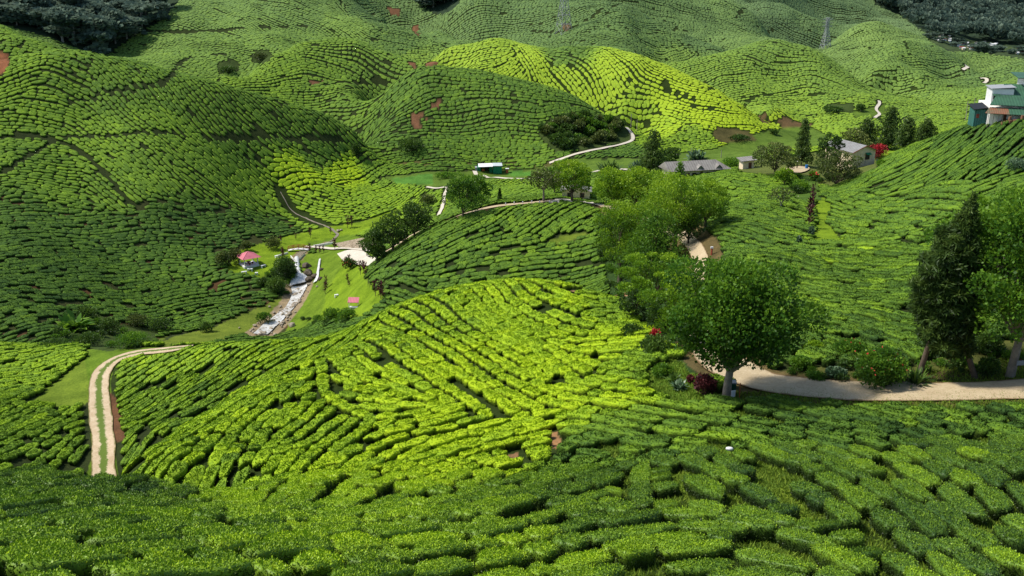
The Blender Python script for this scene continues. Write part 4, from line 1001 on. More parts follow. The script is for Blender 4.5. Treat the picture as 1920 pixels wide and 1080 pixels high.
def conifer(seed, h, w, n, ln, leafm, barkm, lean=(0, 0), low=0.12, blunt=0.0, drooping=0.5, tone=.45):
    """conical crown of drooping sprays"""
    r = np.random.default_rng(seed); bl = []
    nb = 46
    for i in range(nb):
        t = (i+.5)/nb; z = h*(low+(1-low)*t); rad = w/2*((1-t)**(0.8)*(1-blunt)+blunt*math.sqrt(max(0, 1-t**3)))*r.uniform(.65, 1.1)
        th = i*2.4+r.uniform(-.4, .4); s = w*.15*(1-.55*t)
        bl.append((lean[0]*t+math.cos(th)*rad*.72, lean[1]*t+math.sin(th)*rad*.72, z, s*1.25, s*1.25, s*1.0, tone+r.uniform(-.22, .22)+.1*t))
        if i % 2 == 0: bl.append((lean[0]*t, lean[1]*t, z, rad*.45+.05, rad*.45+.05, h/nb*1.6, tone-.3))  # inner clumps painted darker for the shade inside the cone
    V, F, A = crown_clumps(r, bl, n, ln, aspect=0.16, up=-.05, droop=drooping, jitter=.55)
    path = np.array([[0, 0, -.3], [lean[0]*.3, lean[1]*.3, h*.35], [lean[0]*.95, lean[1]*.95, h*.93]]); p = chaikin(path, 2)
    tv, tf = tube(p, np.linspace(h*.022, h*.004, len(p)), 7)
    return mk_mesh('trunk', tv, tf, [barkm]), mk_mesh('crown', V, F, [leafm], {'leaf': A}, smooth=False)

def bush_mesh(seed, h, w, n, ln, leafm, tones=(.3, .7), nb=9, aspect=.4, name='shrub', up=.3, flowers=None, spiky=False):
    r = np.random.default_rng(seed); bl = []
    for i in range(nb):
        th = i*2.4; q = math.sqrt((i+.5)/nb)*.62
        bl.append((math.cos(th)*q*w/2, math.sin(th)*q*w/2, h*(.34+.30*(1-q)*r.uniform(.6, 1.3)), w*r.uniform(.17, .26), w*r.uniform(.17, .26), h*r.uniform(.25, .38), r.uniform(*tones)))
    if spiky:      # long arching leaves from the ground
        th = r.uniform(0, 6.28, n); el = r.uniform(.35, 1.35, n); L = h*r.uniform(.7, 1.25, n); d = np.stack([np.cos(th)*np.cos(el), np.sin(th)*np.cos(el), np.sin(el)], 1)
        o = np.stack([r.normal(0, w*.16, n), r.normal(0, w*.16, n), np.zeros(n)], 1); s = np.stack([-np.sin(th), np.cos(th), np.zeros(n)], 1)*ln*.5
        a = o; b = o+d*L[:,None]*.6; c = o+d*L[:,None]; c[:,2] -= L*.22*np.cos(el)
        V = np.stack([a-s*.4, a+s*.4, b+s, b-s, c, c], 1)[:, :5].reshape(-1, 3); i0 = np.arange(n)[:,None]*5
        Fq = i0+np.array([[0, 1, 2, 3]]); Ft = i0+np.array([[3, 2, 4]]); c_ = np.clip(np.repeat(r.uniform(*tones, n), 5)+np.tile([-.25, -.25, .05, .05, .15], n), 0, 1)
        A = np.stack([c_, np.repeat(r.random(n), 5), 0*c_], 1); F = [Fq, Ft]
    else:
        V, Fq, A = crown_clumps(r, bl, n, ln, aspect=aspect, up=up); F = Fq
        V[:,2] = np.maximum(V[:,2], 0.0)
    me = mk_mesh(name, V, F, [leafm], {'leaf': A}, smooth=False); fm = None
    if flowers:
        nf, fs, fmat = flowers; b = np.array(bl)[r.integers(0, nb, nf)]; d = r.normal(0, 1, (nf, 3)); d[:,2] = np.abs(d[:,2]); d[:,1] -= .4; d /= np.linalg.norm(d, axis=1, keepdims=True)
        P = b[:,:3]+d*b[:,3:6]*1.08; fv = leaf_quads(P, r.normal(0, 1, (nf, 3))/1.7, fs, fs*.5, r); fm = mk_mesh('blossoms', fv, np.arange(4*nf).reshape(-1, 4), [fmat], smooth=False)
    return me, fm

def at(u, v): return unproject(u, v)
def px(u, v):
    p = unproject(u, v); return p, scale_at(*p)

def plant(kind, name, label, u, v, hp, wp, seed, leaf, group=None, bark='bark', n=3600, tones=(.3, .7), cat=None, **kw):
    """a plant whose base stands on the ground seen at photo pixel (u, v), hp/wp pixels tall and wide there"""
    p, s = px(u, v); h, w = hp*s/0.95, wp*s
    if kind == 'round': m = round_tree(seed, h, w, h*kw.pop('trunk', .25), n, kw.pop('ln', max(.14, s*2.6)), M[leaf], M[bark], tones=tones, **kw)
    elif kind == 'conifer': m = conifer(seed, h, w, n, kw.pop('ln', max(.3, s*5)), M[leaf], M[bark], **kw)
    else:
        fl = kw.pop('flowers', None); sp_ = kw.pop('spiky', False); nm = name
        me, fm = bush_mesh(seed, h, w, n, kw.pop('ln', max(.10, s*2.4)), M[leaf], tones, flowers=fl, spiky=sp_, name=nm, **kw)
        o = put(nm, me, None, (p[0], p[1], p[2]-.03)); tag(o, label, cat or 'shrub', group)
        if fm: put('blossoms', fm, o)
        return o
    return make_tree(name, label, cat or 'tree', (p[0], p[1], p[2]-.05), *m, group=group)

# --- the big trees by the road
p, s = px(1362, 747); h = 252*s/.95
plant('round', 'roadside_tree', 'large dark green spreading tree with pale forked trunk beside the green bin', 1362, 747, 250, 252, 21, 'leaf_mid', bark='pale_bark', n=34000, ln=.19, tones=(.12, .66), nb=54, trunk=.22, bottom=h*.27, r0=.26, lean=(h*.02, 0))
p, s = px(1893, 706); h = 345*s/.95
plant('round', 'roadside_tree', 'tall bright green leafy tree with light trunk at the right edge', 1893, 706, 348, 285, 22, 'leaf_mid', bark='pale_bark', n=46000, ln=.19, tones=(.18, .95), nb=60, trunk=.20, bottom=h*.24, r0=.27, lean=(h*.03, 0))
p, s = px(1796, 712); h = 335*s/.95
r_ = np.random.default_rng(5)
t = thing('cypress_tree', 'dark feathery cypress with two leaning trunks beside the road', 'tree', (p[0], p[1], p[2]-.05))
bl = []
for i in range(84):
    q = (i+.5)/84; z = h*(.16+.84*q); w0 = 78*s*(math.sin(math.pi*min(1, q*.80+.20))**.75)*(1 if q < .55 else 1-.30*(q-.55)/.45); th = i*2.4; cx = -26*s-20*s*math.sin(q*2.6)+ (14*s if q > .8 else 0)
    f = r_.uniform(.3, .62); bl.append((cx+math.cos(th)*w0*f, math.sin(th)*w0*f, z, w0*.30, w0*.30, h*.036, .36+r_.uniform(-.26, .26)+.16*q))
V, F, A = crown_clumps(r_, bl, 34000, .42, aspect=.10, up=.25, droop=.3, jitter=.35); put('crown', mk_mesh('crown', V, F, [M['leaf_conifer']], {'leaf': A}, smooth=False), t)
for q0, q1 in (((38*s, 0, -.3), (-30*s, 0, h*.5)), ((-70*s, .5, -.3), (-48*s, .2, h*.5))):
    pp = chaikin(np.array([q0, ((q0[0]+q1[0])*.5-.1, .1, h*.22), q1]), 2); put('trunk', mk_mesh('trunk', *tube(pp, np.linspace(.22, .10, len(pp)), 8), [M['bark']]), t)

# --- trees along the bend of the road
R = 'round'; C_ = 'conifer'; S = 'shrub'
TREES = [
 (R,'flat_topped_tree','dark umbrella-shaped tree with yellowish top beside the short dirt path',1225,598,122,160,31,'leaf_bright',dict(n=14000,tones=(.10,.70),nb=30,trunk=.38,flat=.6,bottom=None)),
 (R,'roadside_tree','light green leafy tree just left of the big dark roadside tree',1272,640,125,120,32,'leaf_bright',dict(n=11000,tones=(.1,.75),trunk=.2)),
 (R,'roadside_tree','small dark tree in the shade below the umbrella-shaped tree',1195,600,60,70,33,'leaf_dark',dict(n=3500,tones=(.1,.5),trunk=.2)),
 (C_,'casuarina_tree','broad feathery green conifer in the middle of the tree belt',1228,512,112,150,34,'leaf_mid',dict(n=12000,blunt=.45,drooping=-.3,tone=.42,low=.08)),
 (R,'leafy_tree','tall mid green leafy tree on the left edge of the tree belt',1162,530,150,105,35,'leaf_bright',dict(n=12000,tones=(.12,.65),trunk=.2)),
 (R,'leafy_tree','rounded mid green tree behind the feathery conifer of the belt',1205,480,100,105,36,'leaf_bright',dict(n=9000,tones=(.25,.75),trunk=.2)),
 (R,'leafy_tree','yellowish green spreading tree at the top of the tree belt',1265,470,140,140,37,'leaf_bright',dict(n=15000,tones=(.25,.9),trunk=.22)),
 (R,'leafy_tree','yellow green bushy tree at the right end of the tree belt',1322,432,92,88,38,'leaf_bright',dict(n=8000,tones=(.25,.75),trunk=.2)),
 (R,'leafy_tree','dark low tree above the bend of the road',1290,460,60,66,39,'leaf_dark',dict(n=3500,tones=(.2,.7),trunk=.2)),
 (C_,'pine_tree','small pointed pine with yellowish tip in front of the long grey-roofed house',1271,392,84,44,40,'leaf_mid',dict(n=3000,tone=.42,drooping=-.5,blunt=.3)),
 (R,'airy_tree','thin grey-trunked tree with open crown beside the curved road',1019,379,62,68,41,'leaf_olive',dict(n=2400,tones=(.3,.6),trunk=.38,bark='pale_bark')),
 (R,'leafy_tree','rounded green tree in front of the pale house on the road bend',1072,379,78,78,42,'leaf_bright',dict(n=7000,tones=(.3,.85),trunk=.22)),
 (R,'leafy_tree','green tree with visible forked limbs above the bend of the road',1148,396,76,78,43,'leaf_bright',dict(n=7000,tones=(.3,.85),trunk=.24)),
 (R,'leafy_tree','bushy green tree between the forked tree and the pointed pine',1192,398,80,80,44,'leaf_bright',dict(n=7000,tones=(.35,.9),trunk=.2)),
 (R,'leafy_tree','light green tree behind the tree belt next to the pointed pine',1232,402,80,62,45,'leaf_bright',dict(n=4000,tones=(.2,.65),trunk=.2)),
 (R,'leafy_tree','small round tree at the far side of the curved road',1040,366,52,40,46,'leaf_mid',dict(n=2500,tones=(.25,.7),trunk=.2)),
 (R,'round_tree','dark round tree standing at the roadside above the pale path',868,409,82,66,47,'leaf_mid',dict(n=5200,tones=(.1,.62),trunk=.12)),
 (R,'round_tree','dark round tree half behind another at the roadside',892,392,64,52,48,'leaf_mid',dict(n=4000,tones=(.12,.66),trunk=.14)),
 (R,'round_tree','lowest of the three dark round trees beside the white plaza',707,494,62,52,49,'leaf_dark',dict(n=4500,tones=(.25,.8),trunk=.16)),
 (R,'round_tree','middle of the three dark round trees beside the white plaza',737,476,72,64,50,'leaf_dark',dict(n=5000,tones=(.25,.85),trunk=.14)),
 (R,'round_tree','uppermost of the three dark round trees beside the white plaza',777,447,66,66,51,'leaf_dark',dict(n=5000,tones=(.25,.9),trunk=.14)),
 (C_,'small_cypress','small dark pointed cypress beside the curved road',937,379,25,10,52,'leaf_dark',dict(n=700,tone=.5,drooping=-.6,blunt=.3)),
 (C_,'casuarina_tree','tall dark casuarina left of the long grey-roofed house',1223,332,82,58,53,'leaf_conifer',dict(n=5200,tone=.55,blunt=.5)),
 (R,'small_tree','small dark tree behind the casuarina of the long house',1258,318,42,34,54,'leaf_dark',dict(n=1800,tones=(.3,.7),trunk=.2)),
 (C_,'casuarina_tree','dark pointed casuarina above the small stone hut',1502,312,84,44,55,'leaf_conifer',dict(n=3600,tone=.6,blunt=.2)),
 (R,'dark_tree','dark upright tree in front of the cream house',1550,335,88,46,56,'leaf_dark',dict(n=3600,tones=(.2,.6),trunk=.18)),
 (R,'bamboo_clump','low spreading grey-green thicket in front of the cream house',1566,350,66,74,57,'leaf_olive',dict(n=4200,tones=(.1,.5),trunk=.08)),
 (R,'olive_tree','broad olive coloured bushy tree beside the small stone hut',1452,328,58,84,58,'leaf_olive',dict(n=4200,tones=(.2,.65),trunk=.15)),
 (R,'light_tree','low light green tree behind the cream house roof',1604,290,44,62,59,'leaf_olive',dict(n=2600,tones=(.4,.8),trunk=.12)),
 (C_,'casuarina_tree','tall dark casuarina right of the cream house',1664,283,78,60,60,'leaf_conifer',dict(n=4600,tone=.45,blunt=.6)),
 (C_,'casuarina_tree','small dark casuarina left of the taller one behind the cream house',1622,278,52,50,61,'leaf_conifer',dict(n=3200,tone=.42,blunt=.7)),
 (C_,'casuarina_tree','thin casuarina right of the tallest one behind the cream house',1697,280,56,48,62,'leaf_conifer',dict(n=3000,tone=.5,blunt=.7)),
 (C_,'casuarina_tree','dim casuarina behind the wooden pole at the factory field',1735,266,40,44,63,'leaf_conifer',dict(n=2600,tone=.5,blunt=.8)),
 (R,'bare_tree','thin half bare tree on the slope left of the grass path',1464,392,40,50,64,'leaf_olive',dict(n=700,tones=(.3,.6),trunk=.3,bark='grey_bark')),
 (R,'shade_tree','small yellow green tree below the courtyard people',1470,350,34,34,65,'leaf_bright',dict(n=1500,tones=(.3,.7),trunk=.25)),
]
for k, name, lab, u, v, hp, wp, seed, leaf, kw in TREES:
    kw = {a: b for a, b in kw.items() if b is not None}
    plant(k, name, lab, u, v, hp, wp, seed, leaf, **kw)
SHRUBS = [
 ('red_shrub','bright red-leaved shrub right of the cream house',1643,296,28,42,71,'leaf_red',dict(n=1500,tones=(.3,.8))),
 ('round_shrub','small round green shrub at the corner of the cream house',1651,313,16,22,72,'leaf_mid',dict(n=600,tones=(.4,.8))),
 ('dark_shrub','dark bushy shrub overhanging the gazebo lawn by the waterfall',533,522,44,48,73,'leaf_dark',dict(n=2600,tones=(.2,.7))),
 ('dark_shrub','dark shrub on the bank left of the waterfall foot',518,548,30,44,74,'leaf_dark',dict(n=1800,tones=(.3,.8))),
 ('round_shrub','round pale green shrub at the edge of the upper lawn',513,467,24,30,75,'leaf_olive',dict(n=1100,tones=(.2,.6))),
 ('grey_shrub','loose grey-green shrub left of the pink-roofed gazebo',440,494,30,34,76,'leaf_olive',dict(n=1300,tones=(.15,.5))),
 ('grey_shrub','lower grey-green shrub at the left end of the gazebo lawn',418,500,32,30,77,'leaf_olive',dict(n=1300,tones=(.1,.45))),
 ('grey_shrub','grey-green shrub behind the pink-roofed gazebo',462,470,20,24,78,'leaf_olive',dict(n=900,tones=(.15,.45))),
 ('dark_shrub','dark shrub at the lower right bank of the stream',622,603,26,40,79,'leaf_mid',dict(n=1500,tones=(.1,.5))),
 ('round_shrub','green shrub beside the lawn with the pink-roofed shelter',650,604,28,38,80,'leaf_mid',dict(n=1500,tones=(.2,.6))),
 ('dark_shrub','dark green shrub on the lower left bank of the stream',495,605,22,30,81,'leaf_mid',dict(n=1000,tones=(.1,.4))),
 ('dark_shrub','small dark shrub on the lower meadow',387,622,18,30,82,'leaf_dark',dict(n=900,tones=(.3,.7))),
 ('round_shrub','broad round shrub at the edge of the left gully meadow',245,652,32,66,83,'leaf_mid',dict(n=2800,tones=(.15,.6))),
 ('dark_shrub','dark shrub in the gully left of the banana plants',165,650,26,56,84,'leaf_dark',dict(n=2200,tones=(.2,.6))),
 ('dark_shrub','tall dark leafy shrub behind the banana plants',165,603,32,42,85,'leaf_dark',dict(n=2000,tones=(.2,.7))),
 ('dark_shrub','long dark shrub at the left gully edge beside the track field',100,652,16,60,86,'leaf_dark',dict(n=1600,tones=(.2,.5))),
 ('dark_shrub','dark shrub in the gully right of the banana plants',205,625,30,46,87,'leaf_dark',dict(n=1800,tones=(.25,.6))),
 ('dark_shrub','dark shrub at the foot of the left hill above the meadow',300,622,28,48,88,'leaf_dark',dict(n=1800,tones=(.2,.55))),
 ('dark_shrub','olive shrub at the upper edge of the meadow',258,612,26,46,89,'leaf_olive',dict(n=1500,tones=(.1,.4))),
 ('dark_shrub','dark mound of shrub on the foot of the middle hill',770,282,24,56,90,'leaf_dark',dict(n=2000,tones=(.3,.75))),
 ('dark_shrub','small dark shrub left of the middle hill foot',668,292,26,22,91,'leaf_dark',dict(n=900,tones=(.2,.5))),
 ('dark_shrub','dark shrub beside the red soil on the left far hill foot',488,114,16,26,92,'leaf_olive',dict(n=600,tones=(.1,.4))),
 ('dark_shrub','low dark shrub on the pass behind the left hill',428,136,12,34,93,'leaf_dark',dict(n=700,tones=(.2,.5))),
 ('dark_shrub','dark scrub in the hollow below the cone-shaped hill',1560,212,14,44,94,'leaf_dark',dict(n=900,tones=(.2,.6))),
 ('round_shrub','round shrub right of the dark scrub below the cone-shaped hill',1612,208,14,22,95,'leaf_dark',dict(n=600,tones=(.3,.6))),
 ('round_shrub','dark round shrub beside the valley meadow under the bright ridge',1450,252,10,20,96,'leaf_dark',dict(n=500,tones=(.3,.6))),
 ('dark_shrub','dark hedge-like shrub at the foot of the bright ridge',1385,262,9,42,97,'leaf_dark',dict(n=700,tones=(.2,.5))),
 ('flowering_shrub','green shrub dotted with orange red flowers beside the cypress',1645,722,76,110,98,'leaf_mid',dict(n=7000,ln=.15,tones=(.1,.5),flowers=(70,.13,M['flower_red']))),
 ('flowering_shrub','low green shrub with a few orange flowers on the bank above the road',1590,668,34,70,99,'leaf_mid',dict(n=2600,ln=.13,tones=(.1,.5),flowers=(16,.12,M['flower_red']))),
 ('poinsettia','bright red poinsettia in the dark hedge left of the big roadside tree',1228,640,26,24,100,'leaf_red',dict(n=600,ln=.16,tones=(.5,.95))),
 ('maroon_shrub','dark maroon-leaved shrub at the foot of the big roadside tree',1320,738,38,50,101,'leaf_maroon',dict(n=2600,ln=.12,tones=(.3,.8))),
 ('maroon_shrub','small round reddish shrub on the grassy bank',1294,718,18,16,102,'leaf_maroon',dict(n=600,ln=.12,tones=(.6,1.))),
 ('agave','spiky blue-green plant on the grassy bank near the reddish shrub',1272,730,20,26,103,'leaf_blue',dict(n=60,ln=.16,tones=(.4,.9),spiky=True)),
 ('agave','dark spiky plant above the blue-green one on the grassy bank',1266,716,18,24,104,'leaf_dark',dict(n=60,ln=.14,tones=(.5,1.),spiky=True)),
 ('spiky_plant','dark spiky plant under the cypress beside the road',1716,722,34,34,105,'leaf_dark',dict(n=90,ln=.12,tones=(.4,.9),spiky=True)),
 ('round_shrub','dark clipped shrub with whitish leaves on the bank above the road',1565,708,22,44,106,'leaf_blue',dict(n=1800,ln=.13,tones=(.2,.7))),
 ('round_shrub','dark pointed shrub beside the road left of the cypress',1656,726,30,30,107,'leaf_dark',dict(n=1600,ln=.13,tones=(.3,.8))),
 ('round_shrub','dark low shrub under the light-trunked tree',1850,705,40,46,108,'leaf_dark',dict(n=2400,ln=.13,tones=(.3,.8))),
 ('round_shrub','dark rounded shrub between the cypress and the light-trunked tree',1850,662,40,60,109,'leaf_dark',dict(n=2600,ln=.13,tones=(.25,.7))),
 ('round_shrub','broad yellow green shrub on the bank right of the big roadside tree',1525,660,22,42,110,'leaf_bright',dict(n=1500,ln=.13,tones=(.3,.7))),
 ('round_shrub','green shrub on the roadside bank below the tea rows',1500,692,26,46,111,'leaf_mid',dict(n=1800,ln=.13,tones=(.2,.6))),
 ('dark_shrub','dark shrub in the shade left of the big roadside tree',1225,668,40,64,112,'leaf_dark',dict(n=3000,ln=.14,tones=(.2,.65))),
 ('dark_shrub','dark shrub above the red poinsettia',1235,620,50,64,113,'leaf_dark',dict(n=3000,ln=.14,tones=(.2,.65))),
 ('dark_shrub','low dark hedge shrub at the edge of the knoll tea',1185,632,24,50,114,'leaf_dark',dict(n=2000,ln=.13,tones=(.25,.6))),
 ('round_shrub','light green shrub on the grassy bank below the poinsettia',1240,705,24,44,115,'leaf_mid',dict(n=1800,ln=.13,tones=(.2,.6))),
 ('yellow_shrub','spiky yellowish plant in the hedge beside the big roadside tree',1242,568,16,16,116,'flower_leaf',dict(n=70,ln=.18,tones=(.5,1.),spiky=True)),
 ('pandanus_clump','dark spiky pandanus clump behind the curved road trees',1143,326,24,44,117,'leaf_dark',dict(n=150,ln=.7,tones=(.3,.9),spiky=True)),
 ('pandanus_clump','pale spiky clump left of the casuarina at the long house',1198,322,22,36,118,'leaf_blue',dict(n=120,ln=.6,tones=(.3,.9),spiky=True)),
 ('banana_clump','banana plants with broad arching leaves behind the long house roof',1305,300,22,36,119,'leaf_blue',dict(n=70,ln=.9,tones=(.4,1.),spiky=True)),
 ('banana_clump','banana plants with broad arching leaves at the foot of the left hill',140,618,36,44,120,'leaf_mid',dict(n=44,ln=1.1,tones=(.35,.85),spiky=True)),
 ('light_shrub','light green shrub right of the small white-walled outbuilding',1370,318,24,44,121,'leaf_mid',dict(n=1400,tones=(.3,.6))),
 ('flowering_shrub','shrub with an orange red flower head below the courtyard',1524,338,18,20,122,'leaf_mid',dict(n=600,tones=(.3,.6),flowers=(14,.5,M['flower_red']))),
 ('light_shrub','bright green shrub at the garden below the courtyard',1500,360,24,40,123,'leaf_mid',dict(n=1400,tones=(.3,.8))),
 ('silver_shrub','pale silvery shrub on the slope beside the grass path',1520,445,22,14,124,'leaf_blue',dict(n=900,tones=(.5,.9))),
 ('silver_shrub','smaller silvery shrub downhill of the grass path',1497,462,22,12,125,'leaf_blue',dict(n=700,tones=(.3,.7))),
 ('light_shrub','pale shrub patch beside the white path of the upper lawn',802,386,24,34,126,'leaf_olive',dict(n=1200,tones=(.3,.7))),
 ('light_shrub','low green shrub right of the garden path in front of the green shed',835,335,14,44,127,'leaf_mid',dict(n=900,tones=(.2,.6))),
 ('red_flower_shrub','dark shrub with red flowers below the white plaza',655,505,22,30,128,'leaf_dark',dict(n=1100,tones=(.2,.6),flowers=(26,.35,M['flower_red']))),
 ('light_shrub','pale weedy shrub on the slope at the right edge below the factory',1905,322,26,50,129,'leaf_blue',dict(n=1600,tones=(.4,.8))),
]
M['flower_leaf'] = leaf_mat('yellow_leaves', (0.18,0.14,0.02), (0.40,0.34,0.05), (0.55,0.48,0.10))
for name, lab, u, v, hp, wp, seed, leaf, kw in SHRUBS: plant(S, name, lab, u, v, hp, wp, seed, leaf, **kw)
# wild scrub on the flank of the middle hill: one clump after another
r_ = np.random.default_rng(77)
SC = [bush_mesh(400+k, 2.6, 3.4, 700, .42, M[['leaf_dark','leaf_olive','leaf_mid'][k % 3]], (.05, .6), name='wild_shrub')[0] for k in range(9)]
poly = [(1012,252),(1035,228),(1060,218),(1140,225),(1172,242),(1160,262),(1100,276),(1045,282)]; placed = 0
while placed < 70:
    u, v = r_.uniform(1005, 1180), r_.uniform(214, 286)
    if not in_poly(np.array([u]), np.array([v]), poly)[0]: continue
    x, y, z = unproject(u, v); k = int(r_.integers(0, 9)) if u > 1090 else int(r_.choice([0, 3, 6, 2, 1])); o = put('wild_shrub', SC[k], None, (x, y, z-.3), r_.uniform(0, 6)); sc_ = r_.uniform(.7, 1.35); o.scale = (sc_, sc_, sc_*r_.uniform(.8, 1.3))
    tag(o, 'wild shrub in the dark scrub patch on the middle hill', 'shrub', 'wild shrubs in the scrub patch on the middle hill'); placed += 1
GU = [bush_mesh(420+k, 1.6, 2.2, 500, .22, M[['leaf_dark','leaf_mid'][k % 2]], (.1, .55), name='gully_shrub')[0] for k in range(6)]
for poly, cnt, lab, grp in (([(95,640),(130,603),(160,585),(215,612),(300,622),(285,640),(200,655)], 34, 'low dark shrub in the damp gully at the foot of the left hill', 'shrubs in the left gully'),
     ([(485,535),(505,515),(545,490),(558,520),(545,560),(520,550)], 22, 'low leafy shrub on the stream bank below the gazebo lawn', 'shrubs on the bank below the gazebo lawn'),
     ([(1170,560),(1200,540),(1290,560),(1300,640),(1290,680),(1240,680),(1215,640)], 36, 'low dark shrub under the trees left of the road', 'undergrowth shrubs below the tree belt'),
     ([(1122,410),(1150,402),(1185,460),(1180,560),(1142,556),(1126,480)], 40, 'low green shrub on the dark bank left of the tree belt', 'shrubs on the bank left of the tree belt'),
     ([(1440,700),(1560,692),(1690,690),(1690,716),(1520,718)], 26, 'low weedy shrub on the bank above the road', 'weedy shrubs on the road bank'),
     ([(1720,650),(1910,650),(1910,700),(1720,700)], 26, 'low dark shrub in the shade under the right-hand trees', 'shrubs under the right-hand trees'),
     ([(1470,335),(1530,335),(1600,340),(1560,352),(1500,372)], 14, 'low garden shrub below the cream house', 'garden shrubs below the cream house'),
     ([(560,600),(690,596),(640,612),(590,612)], 12, 'low green shrub along the edge of the shelter lawn', 'shrubs along the shelter lawn')):
    n_ = 0
    P_ = np.array(poly)
    while n_ < cnt:
        u, v = r_.uniform(P_[:,0].min(), P_[:,0].max()), r_.uniform(P_[:,1].min(), P_[:,1].max())
        if not in_poly(np.array([u]), np.array([v]), poly)[0]: continue
        x, y, z = unproject(u, v); o = put('low_shrub', GU[int(r_.integers(0, 6))], None, (x, y, z-.1), r_.uniform(0, 6)); sc_ = r_.uniform(.5, 1.1)*np.interp(y, [60, 150], [.55, 1.0]); o.scale = (sc_, sc_, sc_*r_.uniform(.7, 1.2))
        tag(o, lab, 'shrub', grp); n_ += 1
# dark red cordylines on the lawns
def cordyline(seed):
    r = np.random.default_rng(seed); n = 60; V = []
    th = r.uniform(0, 6.28, n); z0 = r.uniform(.5, 1.9, n); el = r.uniform(.1, 1.2, n); L = r.uniform(.35, .6, n); d = np.stack([np.cos(th)*np.cos(el), np.sin(th)*np.cos(el), np.sin(el)], 1); o = np.stack([r.normal(0, .1, n), r.normal(0, .1, n), z0], 1)
    V = leaf_quads(o+d*L[:,None]*.5, d, L[:,None], L[:,None]*.14, r); A = np.repeat(np.stack([r.uniform(.2, .8, n), r.random(n), np.zeros(n)], 1), 4, 0)
    return mk_mesh('leaves', V, np.arange(4*n).reshape(-1, 4), [M['leaf_maroon']], {'leaf': A}, smooth=False), mk_mesh('stem', *tube(np.array([[0, 0, -.1], [.03, 0, .8], [0, 0, 1.7]]), [.05, .045, .03], 5), [M['bark']])
CO = [cordyline(k) for k in range(3)]
for i, (u, v, hs) in enumerate([(582,446,1.2),(620,440,1.0),(652,428,1.5),(660,428,1.5),(530,480,1.1),(532,484,1.0),(581,475,1.1),(593,474,.9),(600,476,.9),(607,474,.8),(628,470,1.4),(612,540,1.2),(610,552,1.2),(652,530,.9),(655,538,.7),(676,515,1.3),(682,512,1.2),(685,520,1.4),(704,555,1.3),(714,560,1.5),(718,562,1.4),(650,500,1.0),(655,497,1.1),(1524,375,1.2),(1518,410,1.4),(1522,398,1.3),(1516,428,1.5),(555,450,.8),(527,456,1.0)]):
    x, y, z = unproject(u, v); t = thing('cordyline', 'dark maroon cordyline standing on the lawns and path edges', 'plant', (x, y, z-.03), i*1.3, 'dark cordylines on the lawns and path edges'); t.scale = (.9*hs,.9*hs,hs)
    put('stem', CO[i % 3][1], t); put('leaves', CO[i % 3][0], t)

# --- jungle on the top left: single trees; on the far right a wood that reads as one mass
def jungle(seed, h, w):
    r = np.random.default_rng(seed); bl = []
    for i in range(15):
        th = i*2.4; q = math.sqrt((i%9+.5)/9)*.75; bl.append((math.cos(th)*q*w/2, math.sin(th)*q*w/2, h*((.70+.18*(1-q)*r.uniform(.5, 1.4)) if i < 9 else r.uniform(.15, .6)), w*.24, w*.24, h*.12, r.uniform(.05, .8)))
    V, F, A = crown_clumps(r, bl, 620, 1.2, aspect=.6, jitter=.22, up=.4)
    tv, tf = tube(np.array([[0, 0, -1], [.1, .1, h*.4], [0, 0, h*.8]]), [h*.020, h*.015, h*.008], 6)
    n = len(V); tA = np.zeros((len(tv), 3)); mi = np.r_[np.zeros(len(F)), np.ones(len(tf))]
    return mk_mesh('jungle_tree', np.concatenate([V, tv]), np.concatenate([F, tf+n]), [M['leaf_forest'], M['grey_bark']], {'leaf': np.concatenate([A, tA])}, mat_index=mi, smooth=False)
JT = [jungle(500+k, [12, 14, 16, 11, 13, 18][k], [8, 9, 8, 7, 10, 7][k]) for k in range(6)]
def in_forest(poly, nmax, dmin, edge=0):
    out = []; P_ = np.array(poly); tries = 0
    while len(out) < nmax and tries < 60000:
        tries += 1; u, v = r_.uniform(max(-120, P_[:,0].min()), min(2040, P_[:,0].max())), r_.uniform(-110, P_[:,1].max())
        if not in_poly(np.array([u]), np.array([v]), poly)[0]: continue
        x, y, z = unproject(u, v)
        if y > 1130: continue
        if all((x-a)**2+(y-b)**2 > dmin*dmin for a, b, c in out): out.append((x, y, z))
    return out
for poly, cnt, lab, grp in ((FOREST_L, 250, 'jungle tree in the dark wood at the top left', 'jungle trees of the dark wood at the top left'), (FOREST_M, 40, 'jungle tree in the dark notch between the far hills', 'jungle trees in the notch between the far hills')):
    for x, y, z in in_forest(poly, cnt, 4.5):
        o = put('jungle_tree', JT[int(r_.integers(0, 6))], None, (x, y, z-.5), r_.uniform(0, 6)); o.scale = (r_.uniform(1.2, 1.7),)*2+(r_.uniform(.6, 1.0),); tag(o, lab, 'tree', grp)
spots = in_forest(FOREST_R, 900, 4.2); Vf, Af = [], []
for x, y, z in spots:
    r = np.random.default_rng(int(x*10) % 99991); h, w = r.uniform(8, 13), r.uniform(7, 10); bl = [(x+r.normal(0, w*.25), y+r.normal(0, w*.25), z+h*r.uniform(.45, .85), w*.28, w*.28, h*.2, r.uniform(.1, .75)) for _ in range(6)]
    V, F, A = crown_clumps(r, bl, 170, 1.7, aspect=.7, jitter=.18, up=.45); Vf.append(V); Af.append(A)
Vf = np.concatenate(Vf); Af = np.concatenate(Af)
tag(put('far_forest', mk_mesh('far_forest', Vf, np.arange(len(Vf)).reshape(-1, 4), [M['leaf_forest']], {'leaf': Af}, smooth=False)), 'dark hazy forest on the mountainside at the top right', 'forest', kind='stuff')
